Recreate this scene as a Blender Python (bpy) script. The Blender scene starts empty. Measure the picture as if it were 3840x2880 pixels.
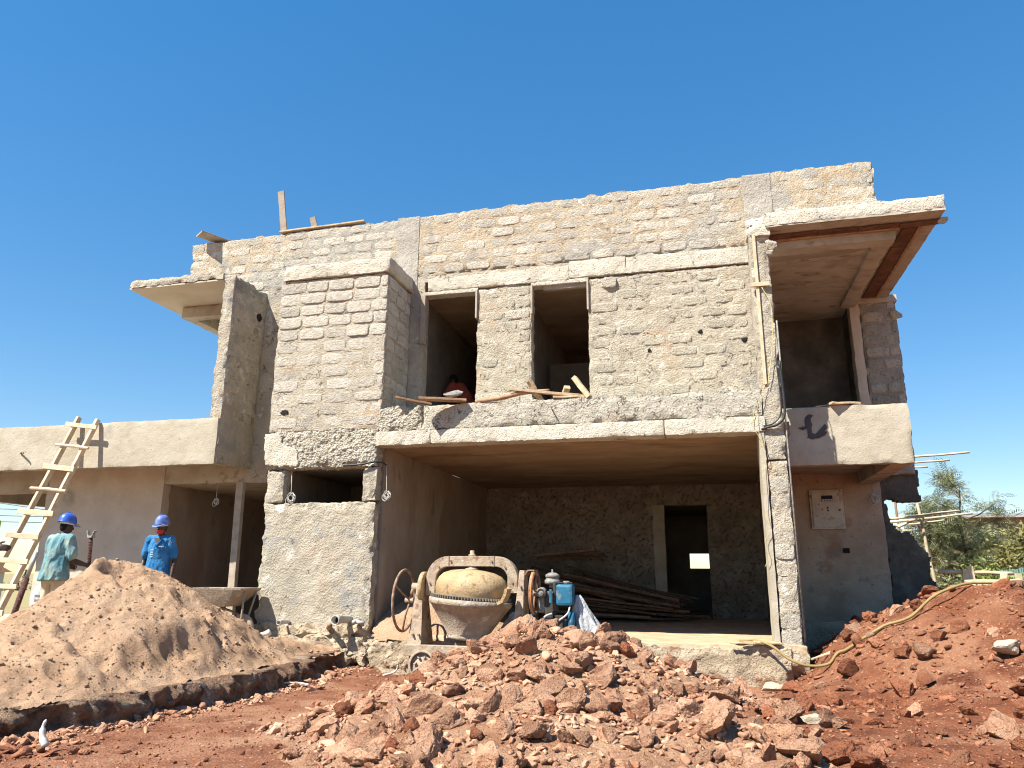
import bpy, bmesh, math, random
import numpy as np
from mathutils import Vector, Matrix

# ------------------------------------------------------------------ camera, sky, sun, exposure
SC = bpy.context.scene
COL = SC.collection
rng = np.random.default_rng(11)
random.seed(5)
PI = math.pi

cam = bpy.data.cameras.new('camera')
cam.lens = 26.04; cam.sensor_width = 36; cam.sensor_fit = 'HORIZONTAL'; cam.clip_end = 3000
co = bpy.data.objects.new('camera', cam); COL.objects.link(co)
pitch, roll, yaw = math.radians(14.45), math.radians(0.4), math.radians(14.05)
fw = Vector((-math.sin(yaw)*math.cos(pitch), math.cos(yaw)*math.cos(pitch), math.sin(pitch)))
rt = fw.cross(Vector((0, 0, 1))).normalized(); up = rt.cross(fw)
r2 = math.cos(roll)*rt + math.sin(roll)*up; u2 = -math.sin(roll)*rt + math.cos(roll)*up
CAM = Vector((0, -10.5, 1.5))
m3 = Matrix((r2, u2, -fw)).transposed()
co.matrix_world = Matrix.Translation(CAM) @ m3.to_4x4()
SC.camera = co

L = Vector((1.0, 1.2, -2.05)).normalized()           # direction sunlight travels
w = bpy.data.worlds.new('World'); SC.world = w; w.use_nodes = True
nt = w.node_tree; nt.nodes.clear()
sky = nt.nodes.new('ShaderNodeTexSky'); sky.sky_type = 'NISHITA'; sky.sun_disc = False
sky.sun_elevation = math.asin(-L.z); sky.sun_rotation = math.atan2(-L.x, -L.y) % (2*PI)
sky.altitude = 1800; sky.air_density = 1.2; sky.dust_density = 0.0; sky.ozone_density = 1.2
bg = nt.nodes.new('ShaderNodeBackground'); bg.inputs['Strength'].default_value = 0.148
wo = nt.nodes.new('ShaderNodeOutputWorld')
hsv = nt.nodes.new('ShaderNodeHueSaturation'); hsv.inputs['Saturation'].default_value = 1.84; hsv.inputs['Hue'].default_value = .503
gam = nt.nodes.new('ShaderNodeGamma'); gam.inputs[1].default_value = .6          # the phone's tone curve: flatter, more vivid sky, all round alike
nt.links.new(sky.outputs[0], gam.inputs[0]); nt.links.new(gam.outputs[0], hsv.inputs['Color']); nt.links.new(hsv.outputs[0], bg.inputs[0]); nt.links.new(bg.outputs[0], wo.inputs[0])

sl = bpy.data.lights.new('sun', 'SUN'); sl.energy = 5.0; sl.angle = math.radians(0.53); sl.color = (1.0, 0.94, 0.84)
so = bpy.data.objects.new('sun', sl); COL.objects.link(so)
so.rotation_euler = L.to_track_quat('-Z', 'Y').to_euler()
so.location = (-20, -30, 50)

vs = SC.view_settings
vs.view_transform = 'Standard'; vs.look = 'None'; vs.gamma = 1.0; vs.exposure = 1.2; vs.use_curve_mapping = False
SC.cycles.use_denoising = True; SC.cycles.filter_width = 1.1
SC.cycles.max_bounces = 8; SC.cycles.diffuse_bounces = 5

# ------------------------------------------------------------------ noise
def _hash(ix, iy, iz, seed):
    n = (ix.astype(np.uint32)*np.uint32(374761393) + iy.astype(np.uint32)*np.uint32(668265263)
         + iz.astype(np.uint32)*np.uint32(2246822519) + np.uint32(seed*3266489917 & 0xffffffff))
    n = (n ^ (n >> np.uint32(13))) * np.uint32(1274126177)
    n = n ^ (n >> np.uint32(16))
    return (n & np.uint32(0xffff)).astype(np.float64)/32767.5 - 1.0

def vn(P, s=1.0, seed=0):
    """value noise in -1..1 of points P (n,3) at feature size s (scalar or 3)"""
    Q = np.asarray(P, float)/np.asarray(s, float) + 100.37
    i = np.floor(Q).astype(np.int64); f = Q - i
    f = f*f*f*(f*(f*6-15)+10)
    out = 0
    for dx in (0, 1):
        wx = f[:, 0] if dx else 1-f[:, 0]
        for dy in (0, 1):
            wy = f[:, 1] if dy else 1-f[:, 1]
            for dz in (0, 1):
                wz = f[:, 2] if dz else 1-f[:, 2]
                out = out + wx*wy*wz*_hash(i[:, 0]+dx, i[:, 1]+dy, i[:, 2]+dz, seed)
    return out

def fbm(P, s=1.0, oct=4, seed=0, gain=.5):
    a, t, o = 1.0, 0.0, 0.0
    for k in range(oct):
        o = o + a*vn(P, s, seed+k*17); t += a; a *= gain; s = np.asarray(s)*.5
    return o/t

def P2(x, y): return np.stack([x, y, np.zeros_like(x)], 1)

# ------------------------------------------------------------------ mesh helpers
def link(o, parent=None, inv=True):
    COL.objects.link(o)
    if parent is not None:
        o.parent = parent
        if inv and parent.type == 'EMPTY':
            o.matrix_parent_inverse = parent.matrix_basis.inverted()
    return o

def mk(name, V, F, m, parent=None, smooth=False, inv=True):
    me = bpy.data.meshes.new(name)
    V = np.asarray(V, float)
    if isinstance(F, np.ndarray) and F.ndim == 2:
        n, k = F.shape
        me.vertices.add(len(V)); me.vertices.foreach_set('co', V.ravel())
        me.loops.add(n*k); me.loops.foreach_set('vertex_index', F.ravel().astype(np.int32))
        me.polygons.add(n)
        me.polygons.foreach_set('loop_start', np.arange(0, n*k, k, dtype=np.int32))
        me.polygons.foreach_set('loop_total', np.full(n, k, dtype=np.int32))
        me.update(calc_edges=True)
    else:
        me.from_pydata([tuple(v) for v in V], [], [tuple(int(i) for i in f) for f in F]); me.update()
    if smooth: me.polygons.foreach_set('use_smooth', [True]*len(me.polygons))
    if isinstance(m, (list, tuple)):
        for q in m: me.materials.append(q)
    else: me.materials.append(m)
    o = bpy.data.objects.new(name, me)
    return link(o, parent, inv)

def tag(o, label, cat, group=None):
    o['label'] = label; o['category'] = cat
    if group: o['group'] = group
    return o
def structure(o): o['kind'] = 'structure'; return o
def stuff(o): o['kind'] = 'stuff'; return o
def thing(name, label, cat, loc=(0, 0, 0), rotz=0.0, group=None):
    o = bpy.data.objects.new(name, None); COL.objects.link(o)
    o.empty_display_size = .1
    o.location = loc; o.rotation_euler = (0, 0, rotz)
    return tag(o, label, cat, group)

class MB:
    def __init__(s): s.V = []; s.F = []
    def add(s, V, F):
        k = len(s.V); s.V += [tuple(v) for v in V]; s.F += [tuple(int(i)+k for i in f) for f in F]; return s
    def box(s, x0, x1, y0, y1, z0, z1):
        V = [(x, y, z) for x in (x0, x1) for y in (y0, y1) for z in (z0, z1)]
        return s.add(V, [(0, 1, 3, 2), (4, 6, 7, 5), (0, 4, 5, 1), (2, 3, 7, 6), (0, 2, 6, 4), (1, 5, 7, 3)])
    def tube(s, pts, r, n=8, cap=True):
        V, F = tube(pts, r, n, cap); return s.add(V, F)
    def build(s, name, m, parent=None, smooth=False, bevel=0, inv=True):
        o = mk(name, s.V, s.F, m, parent, smooth, inv)
        if bevel:
            bm = bmesh.new(); bm.from_mesh(o.data)
            bmesh.ops.bevel(bm, geom=bm.edges[:], offset=bevel, segments=2, affect='EDGES', profile=.6, clamp_overlap=True)
            bm.to_mesh(o.data); bm.free()
        return o

def frame_of(d):
    d = Vector(d).normalized()
    a = Vector((0, 0, 1)) if abs(d.z) < .95 else Vector((0, 1, 0))
    u = d.cross(a).normalized(); v = d.cross(u).normalized()
    return d, u, v

def tube(pts, r, n=8, cap=True):
    pts = [Vector(p) for p in pts]; rs = r if hasattr(r, '__len__') else [r]*len(pts)
    V, F = [], []; U = None
    for k, p in enumerate(pts):
        t = (pts[min(k+1, len(pts)-1)] - pts[max(k-1, 0)]).normalized()
        if U is None: _, U, _ = frame_of(t)
        U = (U - t*U.dot(t))
        if U.length < 1e-5: _, U, _ = frame_of(t)
        U.normalize(); W_ = t.cross(U)
        for j in range(n):
            a = 2*PI*j/n; V.append(p + (U*math.cos(a) + W_*math.sin(a))*rs[k])
    for k in range(len(pts)-1):
        for j in range(n):
            F.append((k*n+j, k*n+(j+1) % n, (k+1)*n+(j+1) % n, (k+1)*n+j))
    if cap:
        F.append(tuple(range(n))[::-1]); F.append(tuple((len(pts)-1)*n+j for j in range(n)))
    return V, F

def curve_pts(ctrl, n=12):
    """Catmull-Rom through control points"""
    C = [Vector(c) for c in ctrl]; C = [2*C[0]-C[1]] + C + [2*C[-1]-C[-2]]
    out = []
    for i in range(1, len(C)-2):
        for k in range(n):
            t = k/n
            out.append(.5*((2*C[i]) + (C[i+1]-C[i-1])*t + (2*C[i-1]-5*C[i]+4*C[i+1]-C[i+2])*t*t + (-C[i-1]+3*C[i]-3*C[i+1]+C[i+2])*t**3))
    out.append(C[-2]); return out

def lathe(prof, n=32, axis_origin=(0, 0, 0), close=False):
    V, F = [], []
    for r, z in prof:
        for j in range(n):
            a = 2*PI*j/n; V.append((axis_origin[0]+r*math.cos(a), axis_origin[1]+r*math.sin(a), axis_origin[2]+z))
    for k in range(len(prof)-1):
        for j in range(n):
            F.append((k*n+j, k*n+(j+1) % n, (k+1)*n+(j+1) % n, (k+1)*n+j))
    return V, F

def plank(p0, p1, wd, th, seed=0, side=None, warp=.004, seg=5):
    """sawn board from p0 to p1, width wd along 'side', thickness th"""
    p0, p1 = Vector(p0), Vector(p1); d = (p1-p0); ln = d.length; d.normalize()
    s = Vector(side) if side is not None else d.cross(Vector((0, 0, 1)))
    s = (s - d*s.dot(d)).normalized(); n = d.cross(s)
    V, F = [], []; r = random.Random(seed)
    c = min(.004, th*.2)
    for k in range(seg+1):
        t = k/seg; c0 = p0 + d*ln*t + s*r.uniform(-warp, warp) + n*r.uniform(-warp, warp)
        hw, ht = wd/2*(1+r.uniform(-.03, .03)), th/2
        for a, b in ((-hw+c, -ht), (hw-c, -ht), (hw, -ht+c), (hw, ht-c), (hw-c, ht), (-hw+c, ht), (-hw, ht-c), (-hw, -ht+c)):
            V.append(c0 + s*a + n*b)
    for k in range(seg):
        for j in range(8): F.append((k*8+j, k*8+(j+1) % 8, (k+1)*8+(j+1) % 8, (k+1)*8+j))
    F.append(tuple(range(8))[::-1]); F.append(tuple(seg*8+j for j in range(8)))
    return V, F

def lines_(a, b, step):
    n = max(1, int(round((b-a)/step))); return np.linspace(a, b, n+1)

def rough_box(name, m, parent, b, step=.04, amp=.006, scale=.12, chip=0.0, seed=0, skip='', smooth=True, amp2=0.0, scale2=.03):
    """box with subdivided faces, displaced by a continuous noise field; edges eaten away by 'chip'"""
    x0, x1, y0, y1, z0, z1 = b
    gx, gy, gz = lines_(x0, x1, step), lines_(y0, y1, step), lines_(z0, z1, step)
    VV, FF, k = [], [], 0
    def grid(A, B, fn, flip):
        nonlocal k
        a, bb = np.meshgrid(A, B, indexing='ij'); n, mm = a.shape
        VV.append(fn(a.ravel(), bb.ravel()))
        i = np.arange(n*mm).reshape(n, mm)
        q = np.stack([i[:-1, :-1], i[1:, :-1], i[1:, 1:], i[:-1, 1:]], -1).reshape(-1, 4)
        if flip: q = q[:, ::-1]
        FF.append(q+k); k += n*mm
    c = lambda v, a: np.full_like(a, v)
    if 'f' not in skip: grid(gx, gz, lambda a, d: np.stack([a, c(y0, a), d], 1), False)
    if 'k' not in skip: grid(gx, gz, lambda a, d: np.stack([a, c(y1, a), d], 1), True)
    if 'l' not in skip: grid(gy, gz, lambda a, d: np.stack([c(x0, a), a, d], 1), True)
    if 'r' not in skip: grid(gy, gz, lambda a, d: np.stack([c(x1, a), a, d], 1), False)
    if 't' not in skip: grid(gx, gy, lambda a, d: np.stack([a, d, c(z1, a)], 1), False)
    if 'b' not in skip: grid(gx, gy, lambda a, d: np.stack([a, d, c(z0, a)], 1), True)
    V = np.concatenate(VV); F = np.concatenate(FF)
    D = np.stack([fbm(V, scale, 3, seed=90), fbm(V, scale, 3, seed=91), fbm(V, scale, 3, seed=92)], 1)*amp
    if amp2: D += np.stack([vn(V, scale2, 95), vn(V, scale2, 96), vn(V, scale2, 97)], 1)*amp2
    if chip:
        dist = np.stack([np.minimum(V[:, 0]-x0, x1-V[:, 0]), np.minimum(V[:, 1]-y0, y1-V[:, 1]), np.minimum(V[:, 2]-z0, z1-V[:, 2])], 1)
        sd = np.sort(dist, 1); e = sd[:, 1]                       # distance to the nearest edge
        fall = np.clip(1-e/(chip*2.2), 0, 1)
        cen = np.array([(x0+x1)/2, (y0+y1)/2, (z0+z1)/2])
        nz = np.clip(fbm(V, .16, 3, seed=93)+.35, 0, 1.2)
        inward = np.where(dist < chip*2.2, np.sign(cen-V), 0)
        D += inward*(fall*nz*chip)[:, None]
    return mk(name, V+D, F, m, parent, smooth)

def poly_slab(name, m, parent, pts, y0, y1, seed=0, jag=.03, step=.03, amp=.008):
    """upright slab with an outline given in (x, z), thickness y0..y1, its outline broken by noise"""
    P = np.array([p[:2] for p in pts], float); gx = lines_(P[:, 0].min()-jag, P[:, 0].max()+jag, step); gz = lines_(P[:, 1].min()-jag, P[:, 1].max()+jag, step)
    n, k = len(gx), len(gz); x, z = np.meshgrid(gx, gz, indexing='ij')
    cx = (x[:-1, :-1]+x[1:, 1:])/2; cz = (z[:-1, :-1]+z[1:, 1:])/2
    Q = np.stack([cx.ravel(), np.zeros(cx.size), cz.ravel()], 1)
    qx = cx.ravel()+jag*fbm(Q, .13, 3, seed+1); qz = cz.ravel()+jag*fbm(Q, .13, 3, seed+2)
    ins = np.zeros(len(qx), bool); j = len(P)-1
    for i in range(len(P)):
        c_ = ((P[i, 1] > qz) != (P[j, 1] > qz)) & (qx < (P[j, 0]-P[i, 0])*(qz-P[i, 1])/(P[j, 1]-P[i, 1]+1e-12)+P[i, 0]); ins ^= c_; j = i
    ins = ins.reshape(cx.shape); idx = np.arange(n*k).reshape(n, k)
    V0 = np.stack([x.ravel(), np.full(n*k, y0), z.ravel()], 1); V0 += np.stack([vn(V0, .05, 3), 1.2*fbm(V0, .12, 3, 4), vn(V0, .05, 5)], 1)*amp
    V1 = V0.copy(); V1[:, 1] = y1
    F = []
    for i, q in zip(*np.nonzero(ins)):
        a, b_, c_, d = idx[i, q], idx[i+1, q], idx[i+1, q+1], idx[i, q+1]; N = n*k
        F.append((a, b_, c_, d)); F.append((d+N, c_+N, b_+N, a+N))
        if q == 0 or not ins[i, q-1]: F.append((b_, a, a+N, b_+N))
        if q == k-2 or not ins[i, q+1]: F.append((d, c_, c_+N, d+N))
        if i == 0 or not ins[i-1, q]: F.append((a, d, d+N, a+N))
        if i == n-2 or not ins[i+1, q]: F.append((c_, b_, b_+N, c_+N))
    V = np.concatenate([V0, V1]); F = np.array(F); u = np.unique(F); mp = np.zeros(len(V), int); mp[u] = np.arange(len(u))
    return mk(name, V[u], mp[F], m, parent)

# ------------------------------------------------------------------ materials
def ramp(nt, stops):
    r = nt.nodes.new('ShaderNodeValToRGB'); e = r.color_ramp.elements
    while len(e) < len(stops): e.new(.5)
    for k, (p, c) in enumerate(stops): e[k].position = p; e[k].color = (*c, 1)
    return r

def material(name, stops, scale=3.0, detail=6, rough=.9, bump=(), patches=None, speck=None, rand=0.0, island=0.0, spec=.25, metal=0.0,
             stretch=(1, 1, 1), cracks=None, dist=0.0, patch2=None, patch3=None, trans=0.0):
    """stops: colour ramp over a fractal noise of world position; bump: list of (scale, distance, kind);
    patches: (scale, lo, hi, colour); speck: (scale, threshold, colour, amount); rand: brightness spread from one object to the next"""
    m = bpy.data.materials.new(name); m.use_nodes = True
    nt = m.node_tree; N = nt.nodes; Lk = nt.links; b = N['Principled BSDF']
    geo = N.new('ShaderNodeNewGeometry')
    mp = N.new('ShaderNodeMapping'); mp.inputs['Scale'].default_value = stretch
    Lk.new(geo.outputs['Position'], mp.inputs['Vector'])
    if rand or island:
        oi = N.new('ShaderNodeObjectInfo')
    vec = mp.outputs[0]
    def noise(sc, det=6, rg=.6, d=0.0):
        n = N.new('ShaderNodeTexNoise'); n.inputs['Scale'].default_value = sc; n.inputs['Detail'].default_value = det
        n.inputs['Roughness'].default_value = rg; n.inputs['Distortion'].default_value = d
        Lk.new(vec, n.inputs['Vector']); return n.outputs[0]
    def mix(a, c, f, mode='MIX'):
        x = N.new('ShaderNodeMix'); x.data_type = 'RGBA'; x.blend_type = mode
        if hasattr(f, 'links'): Lk.new(f, x.inputs[0])
        else: x.inputs[0].default_value = f
        for s, v in ((6, a), (7, c)):
            if hasattr(v, 'links'): Lk.new(v, x.inputs[s])
            else: x.inputs[s].default_value = (*v, 1)
        return x.outputs[2]
    def rng_(v, lo, hi, a=0.0, z=1.0):
        x = N.new('ShaderNodeMapRange'); x.inputs[1].default_value = lo; x.inputs[2].default_value = hi
        x.inputs[3].default_value = a; x.inputs[4].default_value = z; x.interpolation_type = 'SMOOTHSTEP'
        Lk.new(v, x.inputs[0]); return x.outputs[0]
    r = ramp(nt, stops); Lk.new(noise(scale, detail, .62, dist), r.inputs[0]); col = r.outputs[0]
    for p in (patches, patch2, patch3):
        if p: col = mix(col, p[3], rng_(noise(p[0], 5, .6, .4), p[1], p[2]))
    crk = None
    if cracks:                                     # jagged dark cracks: (cell scale, width, colour, mask low)
        nz = N.new('ShaderNodeTexNoise'); nz.inputs['Scale'].default_value = cracks[0]*2.2; nz.inputs['Detail'].default_value = 4; Lk.new(vec, nz.inputs['Vector'])
        sb = N.new('ShaderNodeVectorMath'); sb.operation = 'SUBTRACT'; Lk.new(nz.outputs[1], sb.inputs[0]); sb.inputs[1].default_value = (.5, .5, .5)
        sc_ = N.new('ShaderNodeVectorMath'); sc_.operation = 'SCALE'; Lk.new(sb.outputs[0], sc_.inputs[0]); sc_.inputs[3].default_value = 1.1/cracks[0]
        ad = N.new('ShaderNodeVectorMath'); ad.operation = 'ADD'; Lk.new(vec, ad.inputs[0]); Lk.new(sc_.outputs[0], ad.inputs[1])
        mz = N.new('ShaderNodeMapping'); mz.inputs['Scale'].default_value = (1, 1, 1.9); Lk.new(ad.outputs[0], mz.inputs['Vector'])
        vo = N.new('ShaderNodeTexVoronoi'); vo.feature = 'DISTANCE_TO_EDGE'; vo.inputs['Scale'].default_value = cracks[0]; Lk.new(mz.outputs[0], vo.inputs['Vector'])
        ln = rng_(vo.outputs[0], 0, cracks[1], 1, 0); mk_ = rng_(noise(cracks[0]*1.3, 3), cracks[3], cracks[3]+.08)
        mu = N.new('ShaderNodeMath'); mu.operation = 'MULTIPLY'; Lk.new(ln, mu.inputs[0]); Lk.new(mk_, mu.inputs[1]); crk = mu.outputs[0]
        col = mix(col, cracks[2], crk)
    if speck: col = mix(col, speck[2], rng_(noise(speck[0], 3, .5), speck[1], speck[1]+.06, 0, speck[3]))  # dark specks of the facade put small pit shadows into the colour
    if rand:
        v = N.new('ShaderNodeMapRange'); v.inputs[3].default_value = 1-rand; v.inputs[4].default_value = 1+rand*.8
        Lk.new(oi.outputs['Random'], v.inputs[0])
        h = N.new('ShaderNodeVectorMath'); h.operation = 'SCALE'; Lk.new(col, h.inputs[0]); Lk.new(v.outputs[0], h.inputs[3]); col = h.outputs[0]
    if island:
        v = N.new('ShaderNodeMapRange'); v.inputs[3].default_value = 1-island; v.inputs[4].default_value = 1+island*.8
        Lk.new(geo.outputs['Random Per Island'], v.inputs[0])
        h = N.new('ShaderNodeVectorMath'); h.operation = 'SCALE'; Lk.new(col, h.inputs[0]); Lk.new(v.outputs[0], h.inputs[3]); col = h.outputs[0]
    Lk.new(col, b.inputs['Base Color'])
    b.inputs['Roughness'].default_value = rough; b.inputs['Metallic'].default_value = metal
    b.inputs['Specular IOR Level'].default_value = spec
    if trans:
        tr = N.new('ShaderNodeBsdfTranslucent'); Lk.new(col, tr.inputs[0])
        ms = N.new('ShaderNodeMixShader'); ms.inputs[0].default_value = trans
        Lk.new(b.outputs[0], ms.inputs[1]); Lk.new(tr.outputs[0], ms.inputs[2]); Lk.new(ms.outputs[0], N['Material Output'].inputs[0])
    prev = None
    for sc, ds, kind in bump:
        if kind == 'v':
            t = N.new('ShaderNodeTexVoronoi'); t.inputs['Scale'].default_value = sc; Lk.new(vec, t.inputs['Vector']); h = t.outputs[0]
        elif kind == 'c':
            t = N.new('ShaderNodeTexVoronoi'); t.feature = 'DISTANCE_TO_EDGE'; t.inputs['Scale'].default_value = sc; Lk.new(vec, t.inputs['Vector'])
            h = rng_(t.outputs[0], 0, .12)
        else: h = noise(sc, 4, .65)
        bp = N.new('ShaderNodeBump'); bp.inputs['Distance'].default_value = ds; bp.inputs['Strength'].default_value = 1.0
        Lk.new(h, bp.inputs['Height'])
        if prev is not None: Lk.new(prev, bp.inputs['Normal'])
        prev = bp.outputs[0]
    if crk is not None:
        bp = N.new('ShaderNodeBump'); bp.inputs['Distance'].default_value = .02; bp.invert = True; Lk.new(crk, bp.inputs['Height'])
        if prev is not None: Lk.new(prev, bp.inputs['Normal'])
        prev = bp.outputs[0]
    if prev is not None: Lk.new(prev, b.inputs['Normal'])
    return m

def g(v, t=(1, .93, .8)): return (v*t[0], v*t[1], v*t[2])
STONE = (1, .935, .77)
M = {}
M['tan_mortar'] = material('tan_mortar', [(.3, (.36, .285, .195)), (.5, (.455, .375, .265)), (.72, (.50, .425, .315))], 2.6, patches=(.5, .50, .58, (.37, .345, .295)),
                       patch2=(1.3, .57, .66, (.31, .29, .25)), patch3=(3.4, .61, .69, (.57, .53, .45)), speck=(34, .62, (.22, .18, .13), .55), cracks=(4.5, .03, (.2, .165, .12), .58), bump=[(13, .025, 'n'), (38, .028, 'n')])
M['mortar'] = material('mortar', [(.3, (.35, .305, .23)), (.5, (.44, .39, .30)), (.72, (.51, .46, .365))], 3.2, patches=(.8, .54, .66, (.46, .36, .25)),
                       patch2=(1.6, .56, .66, (.34, .31, .26)), patch3=(4.2, .60, .68, (.58, .55, .47)), speck=(34, .61, (.20, .17, .125), .6), cracks=(3.6, .035, (.19, .16, .12), .53), bump=[(13, .025, 'n'), (38, .028, 'n')])
M['block'] = material('block', [(.3, (.40, .365, .295)), (.5, (.50, .46, .38)), (.7, (.58, .54, .455))], 9, rand=.16, patches=(1.1, .58, .7, (.37, .345, .295)),
                      speck=(36, .60, (.23, .20, .15), .6), bump=[(20, .025, 'n'), (46, .028, 'n')])
M['white_concrete'] = material('white_concrete', [(.3, (.46, .42, .335)), (.5, (.56, .52, .42)), (.72, (.61, .575, .48))], 3,
                               patches=(1.5, .56, .7, (.40, .34, .26)), patch2=(2.6, .6, .7, (.34, .32, .28)), speck=(36, .63, (.17, .145, .11), .9), cracks=(3, .03, (.2, .17, .13), .56), bump=[(18, .02, 'n'), (50, .02, 'n')])
M['keyed_concrete'] = material('keyed_concrete', [(.3, (.37, .335, .26)), (.5, (.48, .44, .35)), (.7, (.55, .51, .42))], 4, bump=[(30, .04, 'v'), (60, .02, 'n')])
M['render_coat'] = material('render_coat', [(.3, (.33, .295, .23)), (.5, (.42, .375, .29)), (.7, (.48, .44, .35))], 2.2, patches=(1.7, .53, .64, (.33, .315, .28)),
                            patch2=(1.0, .58, .72, (.43, .36, .27)), patch3=(4.0, .59, .67, (.57, .54, .46)), speck=(36, .62, (.21, .18, .135), .6), cracks=(2.6, .02, (.2, .17, .13), .58), bump=[(12, .022, 'n'), (34, .03, 'n')])
M['smooth_plaster'] = material('smooth_plaster', [(.3, (.34, .295, .22)), (.5, (.41, .365, .28)), (.7, (.46, .42, .335))], 2.2, patches=(.7, .5, .75, (.37, .32, .235)), patch2=(2.6, .58, .75, (.31, .285, .24)),
                               speck=(22, .68, (.2, .17, .13), .7), bump=[(6, .012, 'n'), (40, .006, 'n')])
M['grey_plaster'] = material('grey_plaster', [(.3, (.43, .375, .305)), (.5, (.52, .46, .38)), (.7, (.58, .52, .44))], 1.8, patches=(.8, .5, .7, (.50, .42, .325)),
                             patch2=(3, .58, .72, (.41, .37, .315)), bump=[(5, .012, 'n'), (40, .005, 'n')])
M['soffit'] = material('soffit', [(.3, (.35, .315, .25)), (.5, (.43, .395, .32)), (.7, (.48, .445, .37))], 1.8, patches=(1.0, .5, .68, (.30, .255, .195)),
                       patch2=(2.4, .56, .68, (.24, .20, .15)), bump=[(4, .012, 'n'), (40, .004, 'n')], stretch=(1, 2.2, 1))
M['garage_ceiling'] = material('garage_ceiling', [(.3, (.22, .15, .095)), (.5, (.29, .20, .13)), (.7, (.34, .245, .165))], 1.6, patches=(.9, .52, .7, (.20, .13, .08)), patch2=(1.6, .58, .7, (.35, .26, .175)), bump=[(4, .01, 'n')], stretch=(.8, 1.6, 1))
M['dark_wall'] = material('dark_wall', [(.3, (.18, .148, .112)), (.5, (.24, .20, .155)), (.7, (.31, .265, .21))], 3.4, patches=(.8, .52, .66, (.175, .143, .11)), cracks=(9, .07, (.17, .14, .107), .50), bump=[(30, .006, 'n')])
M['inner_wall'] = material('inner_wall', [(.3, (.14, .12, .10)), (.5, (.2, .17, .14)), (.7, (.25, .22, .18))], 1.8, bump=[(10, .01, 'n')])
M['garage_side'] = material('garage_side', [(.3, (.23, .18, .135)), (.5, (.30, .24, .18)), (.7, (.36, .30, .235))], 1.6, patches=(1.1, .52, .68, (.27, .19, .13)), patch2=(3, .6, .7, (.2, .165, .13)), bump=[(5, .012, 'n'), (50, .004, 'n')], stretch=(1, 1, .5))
M['damp_wall'] = material('damp_wall', [(.3, (.29, .21, .145)), (.5, (.38, .285, .20)), (.7, (.45, .355, .26))], 1.9, patches=(1.1, .54, .66, (.44, .345, .255)),
                          patch2=(1.5, .55, .68, (.31, .20, .125)), patch3=(3.0, .58, .68, (.26, .205, .155)), speck=(20, .66, (.15, .12, .09), .7), bump=[(6, .015, 'n'), (40, .006, 'n')])
M['shade_dark_wall'] = material('shade_dark_wall', [(.3, (.05, .045, .04)), (.5, (.10, .09, .075)), (.7, (.17, .15, .125))], 2.0, bump=[(8, .03, 'n'), (40, .01, 'n')])  # deep shade of balcony room and broken wall put into the colour
M['found'] = material('found', [(.3, (.30, .24, .16)), (.5, (.46, .37, .26)), (.7, (.55, .47, .35))], 3, patches=(2.0, .56, .66, (.30, .17, .10)), bump=[(16, .05, 'n'), (50, .02, 'n')])
M['floor_dust'] = material('floor_dust', [(.3, (.34, .25, .15)), (.5, (.44, .33, .21)), (.7, (.5, .40, .28))], 3, bump=[(12, .02, 'n'), (60, .006, 'n')])
M['wood'] = material('wood', [(.3, (.36, .245, .14)), (.5, (.50, .37, .235)), (.7, (.58, .46, .31))], 9, rand=.2, patches=(7, .58, .72, (.30, .21, .13)), bump=[(30, .006, 'n')])
M['old_wood'] = material('old_wood', [(.3, (.22, .13, .07)), (.5, (.32, .20, .12)), (.7, (.42, .29, .18))], 8, rand=.25, bump=[(30, .008, 'n')])
M['grey_wood'] = material('grey_wood', [(.3, (.30, .25, .19)), (.5, (.38, .32, .25)), (.7, (.44, .38, .31))], 8, rand=.2, bump=[(30, .006, 'n')])
M['dark_timber'] = material('dark_timber', [(.3, (.10, .055, .035)), (.5, (.16, .095, .06)), (.7, (.22, .14, .09))], 8, rand=.35, bump=[(30, .006, 'n')])
M['form_board'] = material('form_board', [(.3, (.085, .042, .026)), (.5, (.135, .068, .042)), (.7, (.19, .10, .065))], 6, rand=.25, bump=[(20, .004, 'n')])
M['red_soil'] = material('red_soil', [(.28, (.125, .036, .016)), (.5, (.225, .075, .033)), (.74, (.32, .13, .064))], 2.6, patches=(.6, .5, .68, (.36, .17, .092)),
                         patch2=(1.9, .56, .68, (.15, .046, .021)), speck=(38, .63, (.54, .39, .26), .8), bump=[(18, .05, 'n'), (46, .035, 'n')])
M['heap_soil'] = material('heap_soil', [(.28, (.25, .115, .06)), (.5, (.39, .22, .13)), (.74, (.49, .315, .20))], 3, patches=(1.0, .52, .68, (.31, .13, .065)),
                          speck=(40, .62, (.54, .40, .27), .7), bump=[(18, .06, 'n'), (50, .03, 'n')])
M['track_soil'] = material('track_soil', [(.28, (.16, .055, .027)), (.5, (.28, .115, .06)), (.74, (.40, .205, .118))], 2.6, patches=(.7, .5, .64, (.41, .215, .125)),
                         patch2=(1.9, .57, .67, (.19, .065, .032)), speck=(38, .63, (.55, .41, .29), .8), bump=[(18, .05, 'n'), (46, .035, 'n')])
M['pale_wood'] = material('pale_wood', [(.3, (.46, .35, .22)), (.5, (.58, .47, .32)), (.7, (.64, .545, .40))], 9, rand=.15, patches=(7, .6, .74, (.42, .32, .21)), bump=[(30, .005, 'n')])
M['fin_block'] = material('fin_block', [(.3, (.36, .325, .255)), (.5, (.47, .43, .345)), (.7, (.54, .50, .41))], 6, island=.36, speck=(36, .60, (.19, .16, .12), .8), bump=[(20, .025, 'n'), (46, .028, 'n')])
M['clod'] = material('clod', [(.28, (.28, .125, .068)), (.5, (.45, .247, .15)), (.74, (.54, .345, .23))], 5, rand=.33, speck=(30, .62, (.22, .085, .045), .6), bump=[(20, .05, 'n'), (52, .03, 'n')])
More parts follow.
